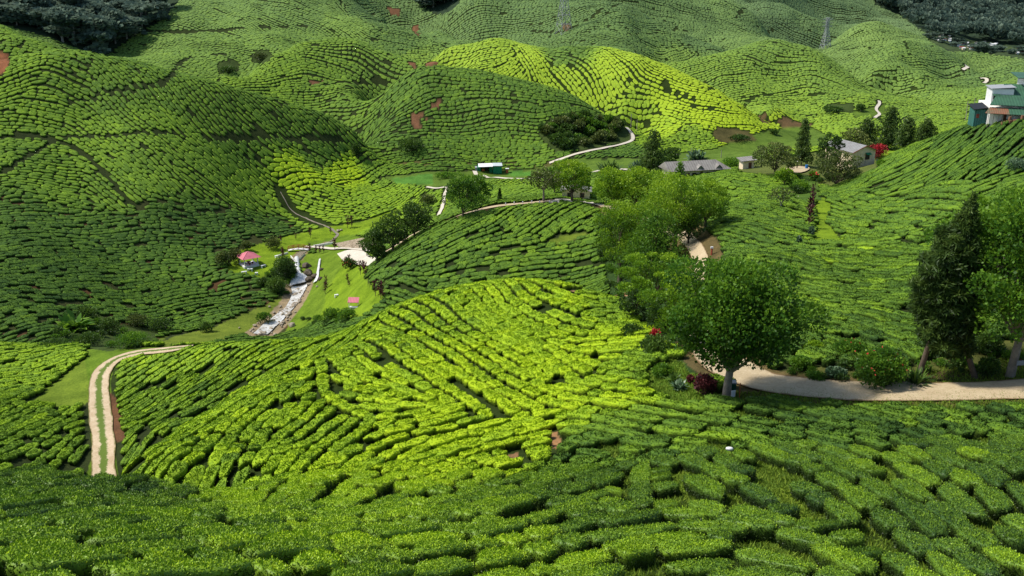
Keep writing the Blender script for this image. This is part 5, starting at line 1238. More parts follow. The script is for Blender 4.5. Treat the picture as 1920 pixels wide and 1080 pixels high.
# ------------------------------------------------------------------ water
def drape(pts, widths, lift, nm, foam, ncross=7, hump=0.0, parent=None):
    P = np.array([unproject(u, v) for u, v in pts]); S_ = np.linspace(0, 1, len(P)); t = np.linspace(0, 1, len(P)*5)
    P2 = np.stack([np.interp(t, S_, P[:,k]) for k in range(2)], 1); W2 = np.interp(t, S_, widths); T = np.gradient(P2, axis=0); T /= np.linalg.norm(T, axis=1, keepdims=True); Nn = np.stack([-T[:,1], T[:,0]], 1); k = np.linspace(-1, 1, ncross)
    X = P2[:,None,0]+Nn[:,None,0]*k*W2[:,None]; Y = P2[:,None,1]+Nn[:,None,1]*k*W2[:,None]; zc = height(P2[:,0], P2[:,1])[:,None]
    Z = np.maximum(height(X, Y), zc*.6+.4*height(X, Y))+lift+hump*(1-k**2)+0.07*vnoise(X/.5, Y/.5, 61)
    n = len(P2); V = np.stack([X, Y, Z], -1).reshape(-1, 3); F = (np.arange(n-1)[:,None]*ncross+np.arange(ncross-1)[None,:]).reshape(-1, 1)+np.array([[0, ncross, ncross+1, 1]])
    me = mk_mesh(nm, V, F, [M['water']], {'foam': np.full(len(V), foam)}); return put(nm, me, parent)
tag(drape(STREAM, [1.3,1.25,1.2,1.05,1.0,1.3,1.8], .20, 'stream', .10), kind='structure')
tag(drape(STREAM_UP, [.55,.7,1.0,.5,.35,.35,.3,.22,.16,.14,.12,.12,.12], .10, 'upper_stream', -.10), kind='structure')
tag(drape([(556,485),(557,494),(558,504),(559,513),(560,520),(561,528),(562,537)], [.5,.5,.5,.65,1.35,1.8,2.05], .32, 'waterfall', .16, 9, .35), kind='structure')
tag(drape([(600,488),(598,500),(596,512),(595,522),(590,532)], [.2,.22,.25,.3,.4], .3, 'small_waterfall', .18, 5, .1), kind='structure')
def rock_mesh(seed, mat):
    r = np.random.default_rng(seed); bm = bmesh.new(); bmesh.ops.create_icosphere(bm, subdivisions=3, radius=1.0)
    d = r.normal(0, 1, (7, 3)); d /= np.linalg.norm(d, axis=1, keepdims=True); off = r.uniform(.55, .95, 7)
    for v in bm.verts:
        p = np.array(v.co); 
        for dd, o in zip(d, off):
            q = p @ dd
            if q > o: p = p-dd*(q-o)*.85
        p *= 1+.05*math.sin(7*p[0]+seed)+.04*math.sin(9*p[1]+2*seed); v.co = Vector(p*np.array([1, .8, .62]))
    me = bpy.data.meshes.new('rock'); bm.to_mesh(me); bm.free(); me.materials.append(mat); return me
RK = [rock_mesh(k, M['rock']) for k in range(5)]; WR = [rock_mesh(20+k, M['wet_rock']) for k in range(3)]
r_ = np.random.default_rng(31)
def rock(u, v, size, lab, grp=None, wet=False, sink=.25, nm='rock'):
    x, y, z = unproject(u, v); o = put(nm, (WR if wet else RK)[int(r_.integers(0, 3 if wet else 5))], None, (x, y, z+(size*.62-size*sink if wet or grp is None else .16+size*.15)), r_.uniform(0, 6)); o.scale = (size*r_.uniform(.8, 1.3), size, size*r_.uniform(.8, 1.2)); tag(o, lab, 'rock', grp); return o
for i in range(110):
    t = r_.random(); j = int(t*(len(sw1)-1)); c = sw1[j]; off = r_.normal(0, 1.3); x, y = c[0]+off, c[1]+r_.uniform(-.4, .4); z = float(height(x, y)); u, v = project(x, y, z)
    rock(float(u), float(v), r_.uniform(.14, .55)*r_.uniform(.6, 1), 'weathered boulder lying in the stony stream below the waterfall', 'boulders in the stream below the waterfall')
for u, v, s_, lab in ((548,612,.75,'large tan boulder at the left side of the lower stream'),(530,607,.6,'broad tan rock shelf boulder in the lower stream'),(552,555,.6,'pale boulder below the waterfall on the left side'),(579,534,.45,'boulder just below the waterfall'),(634,434,.55,'white stone heap beside the upper lawn'),(640,432,.4,'small white stone beside the upper lawn heap')): rock(u, v, s_, lab)
for u, v, s_, lab in ((575,500,1.0,'upper dark wet rock right of the waterfall'),(578,512,1.2,'tall dark wet rock right of the waterfall'),(582,524,1.1,'dark wet rock beside the waterfall pool'),(590,520,.9,'dark rock between the two waterfalls'),(545,500,.6,'dark rock left of the waterfall lip'),(603,506,.6,'dark rock right of the small waterfall'),(601,524,.6,'dark rock at the foot of the small waterfall')): rock(u, v, s_, lab, wet=True, sink=.45)

# ------------------------------------------------------------------ buildings
def gable_house(name, label, loc, rotz, w, l, h, rise, wallm, roofm, eave=.35, trim=None, cat='house', group=None, win=(), hip=False):
    """front gable faces -y; w across, l deep"""
    t = thing(name, label, cat, loc, rotz, group)
    b = MB(); x = w/2
    b.poly([(-x,0,-1.2),(x,0,-1.2),(x,0,h),(0,0,h+rise),(-x,0,h)]); b.poly([(x,l,-1.2),(-x,l,-1.2),(-x,l,h),(0,l,h+rise),(x,l,h)]); b.poly([(-x,l,-1.2),(-x,0,-1.2),(-x,0,h),(-x,l,h)]); b.poly([(x,0,-1.2),(x,l,-1.2),(x,l,h),(x,0,h)])
    b.build('wall', wallm, t); e = eave; dz = rise*e/x; b = MB()
    b.slab([(-x-e,-e,h-dz+.08),(0,-e,h+rise+.08),(0,l+e,h+rise+.08),(-x-e,l+e,h-dz+.08)], .07); b.slab([(0,-e,h+rise+.08),(x+e,-e,h-dz+.08),(x+e,l+e,h-dz+.08),(0,l+e,h+rise+.08)], .07); b.build('roof', roofm, t)
    if trim:
        b = MB()
        for sg in (-1, 1): b.bar((0,-e-.03,h+rise+.02), (sg*(x+e),-e-.03,h-dz+.02), .07, 4)
        b.build('bargeboard', trim, t)
    for (cx, cz, ww, hh, awn) in win:
        f = MB()
        for q in ((cx-ww/2-.05,cz,.1,hh+.2),(cx+ww/2+.05,cz,.1,hh+.2)): f.box((q[0],-.03,q[1]), (q[2],.08,q[3]))
        for q in ((cx,cz-hh/2-.05,ww,.1),(cx,cz+hh/2+.05,ww,.1)): f.box((q[0],-.03,q[1]), (q[2],.08,q[3]))
        f.box((cx,-.03,cz), (.05,.07,hh)); fo = f.build('window', M['brown'], t); g = MB(); g.box((cx,-.012,cz), (ww,.03,hh)); g.build('pane', M['glass'], fo)
        if awn: a = MB(); a.slab([(cx-ww*.75,-.6,cz+hh*.52),(cx+ww*.75,-.6,cz+hh*.52),(cx+ww*.75,-.02,cz+hh*.85),(cx-ww*.75,-.02,cz+hh*.85)], .04); a.build('awning', M['green_sheet'], t)
    return t
vv = 314
while unproject(1612, vv)[1] > 200: vv += 1
0 and print('house v', vv, unproject(1612, vv))
p = unproject(1612, vv); p = (p[0]+.9, p[1]+1.0, p[2]+.35)
t = gable_house('cream_house', 'cream house with grey sheet roof and green window awning beside the red shrub', (p[0], p[1], p[2]), math.atan2(2.65, 6.5), 5.0, 7.5, 2.45, .95, M['cream'], M['grey_roof_y'], .4, M['red_trim'], win=((.75,1.35,.75,.85,True),))
b = MB(); b.bar((.35,-.05,0), (.35,-.05,1.0), .04); b.build('drain_pipe', M['grey_metal'], t)
p2 = (p[0]+2.9, p[1]+.6, float(height(p[0]+2.9, p[1]+.6))); b = MB(); b.bar((0,0,-.2), (0,0,.75), .38, 12); tag(b.build('water_barrel', M['grey_metal'], None, p2), 'grey water barrel at the right corner of the cream house', 'barrel')

# long house with two little dormer gables
p, s = px(1311, 331); L = 127*s*1.0; t = thing('long_house', 'long low house with weathered grey roof and two small gables behind the pointed pine', 'house', (p[0], p[1], p[2]-.1), math.atan2(3.0, 13))
hw, hh = L/2, 1.35; D_ = 4.6; zr = 2.75
b = MB(); b.box((0, D_/2, hh/2-.6), (L-1.2, D_-.8, hh+1.2)); b.build('wall', M['cream'], t)
b = MB(); b.slab([(-hw,-.3,hh),(hw,-.3,hh),(hw-2.3,D_/2,zr),(-hw+.2,D_/2,zr)], .08); b.slab([(hw,D_+.3,hh),(-hw,D_+.3,hh),(-hw+.2,D_/2,zr),(hw-2.3,D_/2,zr)], .08); b.poly([(hw,-.3,hh),(hw,D_+.3,hh),(hw-2.3,D_/2,zr)]); b.poly([(-hw,D_+.3,hh),(-hw,-.3,hh),(-hw+.2,D_/2,zr)]); b.build('roof', M['grey_roof'], t)
for cx in (.2, 4.0):
    b = MB(); b.poly([(cx-.6,.1,hh+.20),(cx+.6,.1,hh+.20),(cx,.1,hh+.75)]); b.slab([(cx-.75,-.05,hh+.16),(cx,-.05,hh+.88),(cx,1.5,hh+.95),(cx-.75,.9,hh+.50)], .05); b.slab([(cx,-.05,hh+.88),(cx+.75,-.05,hh+.16),(cx+.75,.9,hh+.50),(cx,1.5,hh+.95)], .05); b.build('dormer', M['grey_roof'], t)
for i, cx in enumerate((-4.4, -2.2, -.9, .6, 2.0, 3.6, 5.0)):
    f = MB(); w_ = .8 if i % 3 else .6
    f.box((cx, .37, .45), (w_, .07, 1.0 if i % 3 == 0 else .6)); f.build('door' if i % 3 == 0 else 'window', M['dark'] if i % 2 == 0 else M['brown'], t)
p, s = px(1403, 316); t = thing('stone_hut', 'small cream hut with flat grey roof left of the olive tree', 'hut', (p[0], p[1], p[2]-.1), .15)
b = MB(); b.box((0,1,.6), (2.2,2,2.2)); b.build('wall', M['cream'], t); b = MB(); b.slab([(-1.6,-.5,1.62),(1.5,-.5,1.85),(1.5,2.4,2.05),(-1.6,2.4,1.82)], .1); b.build('roof', M['grey_roof'], t); b = MB(); b.box((.3,-.02,.6), (.6,.06,1.3)); b.build('door', M['brown'], t)
p, s = px(1085, 377); t = gable_house('pale_house', 'pale house with dark roof half hidden by the trees on the road bend', (p[0]-.5, p[1]+1.0, p[2]), -.1, 5.2, 3.6, 1.7, .9, M['cream'], M['grey_roof'], .4, None, win=((-1.2,.9,.6,.7,False),(1.2,.9,.6,.7,False)))
# green shed in the valley
p, s = px(917, 325); t = thing('green_shed', 'green sheet-metal shed with white-roofed open bay in the valley', 'shed', (p[0], p[1], p[2]-.05), .06)
k = s
b = MB(); b.box((16*k, 1.4, 1.05), (16*k, 2.8, 2.3)); b.build('closed_bay', M['green_sheet'], t)
b = MB(); b.slab([(7.5*k,-.25,2.25),(25*k,-.25,2.25),(25*k,3,2.5),(7.5*k,3,2.5)], .07); b.build('roof', M['pale_sheet'], t)
b = MB(); b.box((-19*k,1.4,.85), (6*k,2.6,1.9)); b.box((4*k,1.8,.9), (6*k,1.8,2.0)); b.box((-6*k,2.7,.9), (24*k,.1,2.0)); b.build('side_wall', M['green_sheet'], t)
b = MB(); b.slab([(-20*k,-.5,2.05),(7.3*k,-.5,2.15),(7.3*k,3,2.45),(-20*k,3,2.35)], .07); b.build('bay_roof', M['offwhite'], t)
b = MB(); b.box((-11*k,.9,.7), (5*k,.05,1.0), .3); b.build('tarpaulin', M['orange'], t)
b = MB(); b.box((-24*k,1.2,.8), (4*k,2.2,1.9)); b.build('lean_to', M['grey_metal'], t)
b = MB(); b.box((-4*k,1.9,.7), (5*k,.1,1.7)); b.build('doorway', M['dark'], t)
p, s = px(951, 324); t = thing('red_kiosk', 'tiny red and white hut right of the green shed', 'hut', (p[0], p[1], p[2])); b = MB(); b.box((0,0,.6), (.7,.7,1.2)); b.build('wall', M['orange'], t); b = MB(); b.box((0,0,1.25), (1.0,1.0,.14)); b.build('roof', M['offwhite'], t)
p, s = px(958, 327); 
# gazebo
p, s = px(467, 497); t = thing('gazebo', 'open gazebo with pink pyramid roof and white posts on the lawn', 'gazebo', (p[0], p[1], p[2]), .62); g = 1.42
b = MB(); b.box((0,0,.02), (3.3,3.3,.5)); b.build('base', M['offwhite'], t)
for sx, sy in ((-1,-1),(1,-1),(1,1),(-1,1)): b = MB(); b.box((sx*g,sy*g,1.1), (.17,.17,1.7)); b.build('post', M['offwhite'], t)
b = MB(); e = 2.05; ap = (0,0,3.05); zb = 1.95
q = [(-e,-e,zb),(e,-e,zb),(e,e,zb),(-e,e,zb)]
for i in range(4): b.poly([q[i], q[(i+1)%4], ap])
b.poly(q[::-1]); ro = b.build('roof', M['pink'], t)
b = MB()
for i in range(4): b.bar(q[i], ap, .05, 4)
b.build('ridge_cap', M['pink'], ro)
tb = thing('picnic_table', 'small dark red table with stools under the pink-roofed gazebo', 'table', (p[0], p[1], p[2]+.27)); b = MB(); b.bar((0,0,.5), (0,0,.56), .42, 14); b.build('tabletop', M['red_trim'], tb); b = MB(); b.bar((0,0,0), (0,0,.5), .07); b.build('leg', M['red_trim'], tb)
for a_ in range(4):
    c = (p[0]+.75*math.cos(a_*1.57+.4), p[1]+.75*math.sin(a_*1.57+.4), p[2]+.27); b = MB(); b.bar((0,0,0), (0,0,.36), .15, 10, .19); tag(b.build('stool', M['red_trim'], None, c), 'dark red round stool at the gazebo table', 'stool', 'stools around the gazebo table')
def bench(u, v, rz, lab, l=1.1):
    p = unproject(u, v); t = thing('stone_bench', lab, 'bench', (p[0], p[1], p[2]), rz); b = MB(); b.box((0,0,.42), (l,.42,.14)); b.build('seat', M['offwhite'], t)
    for sx in (-1, 1): b = MB(); b.box((sx*l*.36,0,.15), (.16,.36,.42)); b.build('leg', M['offwhite'], t)
bench(458, 513, .5, 'left of the white stone benches in front of the gazebo'); bench(469, 508, 0, 'white stone bench nearest the gazebo front'); bench(494, 501, .9, 'white stone bench near the dark bank shrub'); bench(481, 515, .1, 'smallest white stone block on the gazebo lawn edge', .6); bench(631, 557, .4, 'white stone block on the grass slope left of the pink shelter', .7); bench(519, 483, .8, 'white stone block beside the path to the bridge', .8)
# shelter with pink roof on the lower lawn
p, s = px(664, 579); t = thing('shelter', 'small pink-roofed shelter over a white counter on the lower lawn', 'shelter', (p[0], p[1], p[2]), -.05)
b = MB(); b.slab([(-.95,-.45,1.25),(.85,-.45,1.25),(.85,.55,1.85),(-.95,.55,1.85)], .06); b.build('roof', M['pink'], t)
for sx, sy in ((-.8,-.35),(.7,-.35),(.7,.45),(-.8,.45)): b = MB(); b.bar((sx,sy,-.1), (sx,sy,1.3 if sy < 0 else 1.75), .035); b.build('post', M['offwhite'], t)
b = MB(); b.box((.15,-.35,.25), (1.6,.5,.5)); b.build('counter', M['offwhite'], t); b = MB(); b.box((0,-.61,.27), (.7,.03,.3)); b.build('notice', M['grey_metal'], t)
# red railed footbridge
p, s = px(560, 471); t = thing('footbridge', 'little arched footbridge with red cross-braced railings above the waterfall', 'bridge', (p[0], p[1], p[2]+.35), .12)
b = MB(); L = 4.6
arc = lambda x: .28*(1-(2*x/L)**2)
xs = np.linspace(-L/2, L/2, 9)
for a_, c_ in zip(xs[:-1], xs[1:]): b.slab([(a_,-.6,arc(a_)),(c_,-.6,arc(c_)),(c_,.6,arc(c_)),(a_,.6,arc(a_))], .12)
b.build('deck', M['offwhite'], t)
for sy in (-.58, .58):
    b = MB()
    for a_, c_ in zip(xs[:-1:2], xs[2::2]):
        b.bar((a_,sy,arc(a_)), (a_,sy,arc(a_)+.75), .05, 5); b.bar((a_,sy,arc(a_)+.72), (c_,sy,arc(c_)+.72), .045, 5); b.bar((a_,sy,arc(a_)+.05), (c_,sy,arc(c_)+.68), .035, 4); b.bar((c_,sy,arc(c_)+.05), (a_,sy,arc(a_)+.68), .035, 4)
    b.bar((xs[-1],sy,arc(xs[-1])), (xs[-1],sy,arc(xs[-1])+.75), .05, 5); b.build('railing', M['red_paint'], t)
# white low fences beside the bridge path
for i, (u0, v0, u1, v1) in enumerate(((588,463,625,457),(520,482,540,476),(545,482,552,490),(572,478,562,488))):
    a_, c_ = unproject(u0, v0), unproject(u1, v1); b = MB(); n = 6; t = thing('low_wall', ['low pale wall along the path right of the footbridge','low pale wall left of the footbridge','pale channel wall left of the waterfall lip','pale channel wall right of the waterfall lip'][i], 'wall', a_)
    for j in range(n):
        q0 = tuple(a_[k]+(c_[k]-a_[k])*j/n-a_[k] for k in range(3)); q1 = tuple(a_[k]+(c_[k]-a_[k])*(j+1)/n-a_[k] for k in range(3)); b.slab([(q0[0],q0[1]-.12,q0[2]+.42),(q1[0],q1[1]-.12,q1[2]+.42),(q1[0],q1[1]+.12,q1[2]+.42),(q0[0],q0[1]+.12,q0[2]+.42)], .6)
    b.build('coping', M['paving_plain'], t) if 'paving_plain' in M else b.build('coping', M['white'], t)
# factory on the hill crest at the right
p, s = px(1862, 239); k = s*1.0; t = thing('tea_factory', 'white-walled factory with big green roof and rusty awning at the right edge', 'building', (p[0], p[1]+.6, p[2]+.15), -.22)
bx = MB(); bx.box((76*k, 4.6, 0), (160*k, 8, 4.9)); bx.build('white_wall', M['white'], t)
bx = MB(); bx.box((-15*k, 4.0, 0), (22*k, 3.6, 3.9)); bx.build('teal_wall', M['teal_sheet'], t)
bx = MB(); bx.slab([(-29*k,1.7,2.00),(-4.3*k,1.7,2.30),(-4.3*k,6.1,2.45),(-29*k,6.1,2.15)], .08); bx.build('side_roof', M['dark'], t)
bx = MB(); bx.slab([(-17*k,-.9,1.92),(26*k,-.9,1.84),(26*k,.7,2.50),(-5*k,.7,2.56)], .06); bx.build('awning', M['rust_roof'], t)['label'] = 'rusty left half of the awning'
bx = MB(); bx.slab([(26.4*k,-.9,1.84),(160*k,-.9,1.60),(160*k,.7,2.40),(26.4*k,.7,2.50)], .06); bx.build('awning', M['green_roof'], t)['label'] = 'green right half of the awning'
bx = MB(); bx.slab([(-7*k,.4,2.95),(165*k,.4,2.70),(165*k,6.6,5.1),(32*k,6.6,5.2)], .10); bx.build('main_roof', M['green_roof'], t)
bx = MB(); bx.box((22*k,5.2,3.2), (38*k,3.6,3.2)); up_ = bx.build('upper_block', M['offwhite'], t)
bx = MB(); bx.slab([(0*k,3.2,4.86),(44*k,3.2,5.12),(44*k,7.2,5.12),(0*k,7.2,4.86)], .08); bx.build('block_roof', M['grey_metal'], up_)
bx = MB(); bx.box((11*k,3.38,3.55), (10*k,.08,.5)); bx.build('window', M['dark'], up_); bx = MB(); bx.slab([(4*k,2.9,3.92),(18*k,2.9,3.92),(18*k,3.4,4.1),(4*k,3.4,4.1)], .05); bx.build('window_awning', M['green_roof'], up_)
bx = MB(); bx.box((108*k,8.2,4.6), (84*k,4,3.2)); tw = bx.build('tower', M['offwhite'], t); bx = MB(); bx.slab([(52*k,5.6,6.2),(160*k,5.6,6.2),(160*k,10.6,6.5),(52*k,10.6,6.5)], .1); bx.build('tower_roof', M['green_roof'], tw)
for i, cx in enumerate((-9, 0, 9, 16, 27, 36, 46, 62)): bx = MB(); bx.bar((cx*k,-.55,-.8), (cx*k,-.55,1.95), .045, 5); bx.build('post', M['pole'], t)
for cx, w_, m_ in ((22,7,'brown'),(58,9,'dark'),(70,7,'brown')): bx = MB(); bx.box((cx*k,.57,.8), (w_*k,.06,1.5)); bx.build('door', M[m_], t)
bx = MB(); bx.box((-20*k,2.18,1.0), (5*k,.06,.6)); bx.build('window', M['red_trim'], t)
r_ = np.random.default_rng(12)
for i in range(12):
    cx = r_.uniform(14, 62); q = Matrix.Rotation(-.22, 3, 'Z') @ Vector((cx*k, -1.1-r_.uniform(0, .5), 0)); X, Y = p[0]+q.x, p[1]+.6+q.y; b = MB(); b.bar((0,0,0), (0,0,.55), .22, 12); b.bar((0,0,.2), (0,0,.24), .235, 12)
    tag(b.build('drum', M['rust_roof'], None, (X, Y, float(height(X, Y))+.05+(.5 if i > 8 else 0))), 'rusty drum stacked along the factory wall under the awning', 'drum', 'rusty drums along the factory wall')
# poles
for i, (u, v, hp, lab) in enumerate(((1690,267,46,'weathered wooden pole standing above the red shrub'),(1810,226,36,'thin wooden pole left of the factory'),(1822,229,44,'taller wooden pole at the left corner of the factory'),(1732,250,32,'dark thin pole among the casuarinas'),(1296,292,15,'short grey pole left of the two behind the long house'),(1352,296,14,'short grey pole behind the right end of the long house'),(1194,246,22,'thin pole beside the concrete lane bend'),(1183,238,24,'thin pole at the top of the concrete lane'),(1182,262,18,'thin pole on the inner side of the concrete lane'))):
    p, s = px(u, v); t = thing('wooden_pole', lab, 'pole', p); b = MB(); b.bar((0,0,-.3), (0,0,hp*s), max(.07, s*.75), 7, max(.05, s*.55)); b.build('shaft', M['pole'], t)
    if i in (0, 2): b = MB(); b.box((0,0,hp*s*.93), (.9,.08,.08)); b.build('crossarm', M['pole'], t)
# pylons
def pylon(u, v, hpx, wpx, topw, lab, rz):
    p, s = px(u, v); t = thing('pylon', lab, 'pylon', (p[0], p[1], p[2]-.5), rz); H = hpx*s; a = wpx*s/2*.9; c = topw*s/2; th = .95*s
    f = lambda z: a+(c-a)*min(1, z/(H*.72))
    lv = [0, .16, .30, .42, .53, .63, .72, .81, .90, 1.0]
    for sx, sy in ((-1,-1),(1,-1),(1,1),(-1,1)):
        b = MB()
        for z0, z1 in zip(lv[:-1], lv[1:]): b.bar((sx*f(z0*H), sy*f(z0*H), z0*H), (sx*f(z1*H), sy*f(z1*H), z1*H), th*.55, 4)
        b.build('leg', M['pylon_steel'], t)
    b = MB()
    for z0, z1 in zip(lv[:-1], lv[1:]):
        q0 = [(sx*f(z0*H), sy*f(z0*H), z0*H) for sx, sy in ((-1,-1),(1,-1),(1,1),(-1,1))]; q1 = [(sx*f(z1*H), sy*f(z1*H), z1*H) for sx, sy in ((-1,-1),(1,-1),(1,1),(-1,1))]
        for i in range(4): j = (i+1) % 4; b.bar(q0[i], q1[j], th*.3, 4); b.bar(q0[j], q1[i], th*.3, 4); b.bar(q1[i], q1[j], th*.3, 4)
    b.build('bracing', M['pylon_steel'], t)
    for z in (.72, .83, .94):
        w_ = wpx*s*.62
        for sg in (-1, 1):
            b = MB(); b.bar((sg*c, 0, z*H), (sg*w_, 0, z*H+.3), th*.4, 4); b.bar((sg*c, 0, z*H+1.4), (sg*w_, 0, z*H+.3), th*.35, 4); b.build('crossarm', M['pylon_steel'], t)
    return t, p, H
t1, p1, H1 = pylon(1057, 63, 118, 27, 5, 'steel lattice pylon cut by the top edge on the pylon hill', .5)
t2, p2, H2 = pylon(1547, 92, 58, 18, 4, 'distant steel lattice pylon between the cone-shaped hill and the far hills', .3)
for i, zf in enumerate((.72, .83, .94)):
    for sg in (-1, 1):
        a_ = Vector((p1[0]+sg*3.2, p1[1]+sg*1.5, p1[2]+H1*zf)); c_ = Vector((p2[0]+sg*3.0, p2[1]+sg*1.0, p2[2]+H2*zf)); pts = [a_.lerp(c_, q)+Vector((0, 0, -7*4*q*(1-q))) for q in np.linspace(0, 1, 22)]
        V, F = tube(np.array(pts), [.05]*22, 4); tag(put('power_line', mk_mesh('power_line', V, F, [M['dark']])), 'thin dark power line strung between the two pylons', 'cable', 'power lines between the pylons')
# distant village
def hut(seed):
    r = random.Random(seed); w, l, h = r.uniform(1.5, 2.8), r.uniform(1.4, 2.3), r.uniform(.9, 1.4); b = MB(); b.box((0,0,h/2-.5), (w,l,h+1)); wm = b; 
    v = list(b.v); f = list(b.f); b2 = MB(); e = .3
    b2.slab([(-w/2-e,-l/2-e,h-.05),(w/2+e,-l/2-e,h-.05),(w/2+e,0,h+.45),(-w/2-e,0,h+.45)], .08); b2.slab([(-w/2-e,0,h+.45),(w/2+e,0,h+.45),(w/2+e,l/2+e,h-.05),(-w/2-e,l/2+e,h-.05)], .08)
    n = len(v); me = bpy.data.meshes.new('village_house'); me.from_pydata(v+b2.v, [], f+[[i+n for i in q] for q in b2.f]); me.materials.append(M[r.choice(['white','cream','offwhite','grey_metal'])]); me.materials.append(M[['offwhite','grey_roof','rust_roof','pale_sheet','offwhite','grey_metal','red_trim'][seed % 7]])
    me.polygons.foreach_set('material_index', [0]*len(f)+[1]*len(b2.f)); me.update(); return me
HU = [hut(k) for k in range(9)]
r_ = np.random.default_rng(44); VS = [(r_.uniform(1790, 1868), r_.uniform(80, 93)) for _ in range(34)]+[(r_.uniform(1758, 1790), r_.uniform(68, 80)) for _ in range(8)]+[(r_.uniform(1905, 1935), r_.uniform(92, 103)) for _ in range(9)]
for u, v in VS:
    x, y, z = unproject(u, v); o = put('village_house', HU[int(r_.integers(0, 9))], None, (x, y, z), r_.normal(.1, .4)); o.scale = (.8, .8, .75); tag(o, 'small pale house in the distant village below the forested mountain', 'house', 'houses of the distant village')
# things at the foot of the big roadside tree
p, s = px(1373, 744); t = thing('litter_bin', 'green plastic bin standing beside the trunk of the big roadside tree', 'bin', (p[0], p[1]+.35, p[2])); b = MB(); b.box((0,0,.42), (.42,.42,.9), 0, 1.12); b.build('body', M['bin_green'], t); b = MB(); b.box((0,0,.90), (.52,.52,.08)); b.build('lid', M['grey_metal'], t)
p, s = px(1373, 747); t = thing('notice_board', 'small white notice board on a short post in front of the green bin', 'sign', (p[0]-.02, p[1]-.25, p[2]), .35); b = MB(); b.box((0,0,.45), (.30,.03,.46)); b.build('panel', M['offwhite'], t); b = MB(); b.bar((0,.03,-.1), (0,.03,.5), .02); b.build('post', M['grey_metal'], t)
p, s = px(1386, 746); b = MB(); b.bar((0,0,-.1), (0,0,1.05), .03, 6); tag(b.build('marker_stake', M['orange'], None, p), 'thin orange stake right of the green bin', 'stake')
p, s = px(1334, 478); t = thing('red_post', 'short red post with pale top beside the tea rows above the road', 'post', p); b = MB(); b.bar((0,0,-.1), (0,0,.8), .12, 6); b.build('shaft', M['red_paint'], t); b = MB(); b.box((0,0,.9), (.3,.2,.2)); b.build('cap', M['offwhite'], t)
p, s = px(1366, 862); bm = bmesh.new(); bmesh.ops.create_icosphere(bm, subdivisions=3, radius=.14)
for v in bm.verts: v.co = Vector((v.co.x*1.3, v.co.y*.9, v.co.z*.8))*(1+.22*math.sin(9*v.co.x+4*v.co.z)*math.sin(11*v.co.y+3))+Vector((0, 0, .1*max(0, v.co.x)))
me = bpy.data.meshes.new('plastic_bag'); bm.to_mesh(me); bm.free(); me.materials.append(M['offwhite']); tag(put('plastic_bag', me, None, (p[0], p[1], p[2]+.62)), 'crumpled white plastic bag lying on the dark tea bushes', 'bag')
p, s = px(1893, 706); t = thing('tree_sign', 'small grey board fixed to the light trunk of the tree at the right edge', 'sign', (p[0]+.35, p[1]-.42, p[2]+1.0), .1); b = MB(); b.box((0,0,.15), (.55,.04,.32)); b.build('board', M['grey_metal'], t); b = MB(); b.box((0,.05,.15), (.06,.1,.5)); b.build('bracket', M['brown'], t)
for i, (u, v) in enumerate(((948,386),(964,384),(980,383),(997,382),(1012,382),(1030,382))):
    p = unproject(u, v); b = MB(); b.box((0,0,.25), (.22,.22,.6), 0, .85); tag(b.build('kerb_stone', M['offwhite'], None, p), 'white kerb stone along the edge of the curved road', 'kerb stone', 'white kerb stones on the curved road')
# person and barrel on the small courtyard
def person(u, v, h, rz, lab):
    p = unproject(u, v); k = h/1.7
    J = [(0,0,.92),(0,0,1.15),(0,0,1.38),(0,0,1.48),(0,-.01,1.56), (-.10,0,.88),(-.11,0,.48),(-.12,.02,.06),(-.12,-.12,.02), (.10,0,.88),(.12,-.03,.48),(.12,.02,.06),(.12,-.12,.02), (-.19,0,1.38),(-.25,0,1.12),(-.22,-.12,.90), (.19,0,1.38),(.26,-.02,1.12),(.16,-.22,1.02)]
    E = [(0,1),(1,2),(2,3),(3,4),(0,5),(5,6),(6,7),(7,8),(0,9),(9,10),(10,11),(11,12),(2,13),(13,14),(14,15),(2,16),(16,17),(17,18)]
    R_ = [.15,.14,.15,.06,.07,.10,.075,.05,.045,.10,.075,.05,.045,.075,.052,.04,.075,.052,.04]
    me = bpy.data.meshes.new('person'); me.from_pydata([(x*k, y*k, z*k) for x, y, z in J], E, []); o = put('person', me, None, (p[0], p[1], p[2]+.16), rz); me.materials.append(M['black'])
    md = o.modifiers.new('skin', 'SKIN'); 
    for v_, r0 in zip(me.skin_vertices[0].data, R_): v_.radius = (r0*k, r0*k*.85)
    me.skin_vertices[0].data[0].use_root = True; o.modifiers.new('sub', 'SUBSURF').levels = 1
    bm = bmesh.new(); bmesh.ops.create_uvsphere(bm, u_segments=14, v_segments=10, radius=.115*k)
    for v_ in bm.verts: v_.co.z *= 1.25; v_.co.y -= .03*k*(abs(v_.co.x) < .02*k and v_.co.y < -.09*k)
    hm = bpy.data.meshes.new('head'); bm.to_mesh(hm); bm.free(); hm.materials.append(M['skin']); put('head', hm, o, (0, -.02*k, 1.66*k))
    b = MB(); b.bar((0,-.01*k,1.70*k), (0,0,1.83*k), .125*k, 12, .08*k); b.box((0,-.13*k,1.71*k), (.16*k,.12*k,.02*k)); b.build('cap', M['offwhite'], o); tag(o, lab, 'person'); return o
person(1494, 318, 1.35, .6, 'person in black clothes and white cap standing on the small pale courtyard')
p = unproject(1512, 318); b = MB(); b.bar((0,0,0), (0,0,.75), .27, 14); t = thing('blue_barrel', 'blue barrel at the right end of the small pale courtyard', 'barrel', (p[0], p[1], p[2]+.1)); b.build('body', M['blue'], t); b = MB(); b.bar((0,0,.74), (0,0,.80), .24, 14); b.build('lid', M['blue'], t)

0 and print('house at', [round(q,1) for q in px(1620,314)[0]], 'factory', [round(q,1) for q in px(1862,239)[0]])

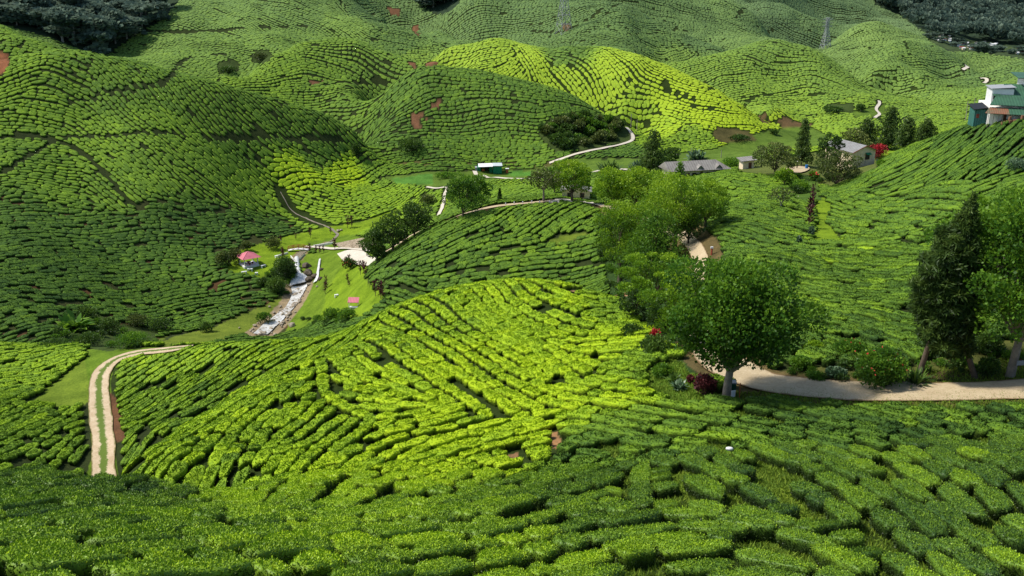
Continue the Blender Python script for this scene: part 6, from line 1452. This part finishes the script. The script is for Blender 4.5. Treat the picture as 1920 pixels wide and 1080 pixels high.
r_ = np.random.default_rng(91)
for i in range(60):
    u, v = (r_.uniform(1735, 1925), 0); v = np.interp(u, [1735, 1790, 1870, 1925], [62, 78, 90, 96])+r_.uniform(0, 10); x, y, z = unproject(float(u), float(v))
    o = put('village_tree', JT[int(r_.integers(0, 6))], None, (x, y, z-1.0), r_.uniform(0, 6)); q_ = r_.uniform(.2, .42); o.scale = (q_*1.5, q_*1.5, q_*.7); tag(o, 'small dark tree among the houses of the distant village', 'tree', 'trees among the distant village houses')
# ------------------------------------------------------------------ camera and light
cam = bpy.data.cameras.new('camera'); co = bpy.data.objects.new('camera', cam); COL.objects.link(co)
cam.sensor_width = 36.0; cam.lens = FPX*36.0/1920.0; cam.clip_start = 0.5; cam.clip_end = 20000
co.location = (0, 0, CAMZ); co.rotation_euler = (math.pi/2-TH, 0, 0); scene.camera = co
SUN_EL, SUN_AZ = math.radians(54), math.radians(-82)          # azimuth from +Y (away from the camera), negative = left
sd = Vector((math.sin(SUN_AZ)*math.cos(SUN_EL), math.cos(SUN_AZ)*math.cos(SUN_EL), math.sin(SUN_EL)))
sl_ = bpy.data.lights.new('sun', 'SUN'); sl_.energy = 5.0; sl_.angle = math.radians(6); sl_.color = (1.0, 0.95, 0.86)
so = bpy.data.objects.new('sun', sl_); COL.objects.link(so); so.rotation_euler = (-sd).to_track_quat('-Z', 'Y').to_euler()
wd_ = bpy.data.worlds.new('World'); scene.world = wd_; wd_.use_nodes = True; wn = wd_.node_tree; bg = wn.nodes['Background']
sk = wn.nodes.new('ShaderNodeTexSky'); sk.sky_type = 'NISHITA'; sk.sun_disc = False; sk.sun_elevation = SUN_EL; sk.sun_rotation = SUN_AZ
wn.links.new(sk.outputs[0], bg.inputs[0]); bg.inputs[1].default_value = 0.15
scene.view_settings.view_transform = 'Standard'; scene.view_settings.look = 'None'; scene.view_settings.exposure = 0
scene.cycles.use_adaptive_sampling = True; scene.cycles.max_bounces = 6; scene.cycles.transparent_max_bounces = 6
scene.cycles.use_denoising = True
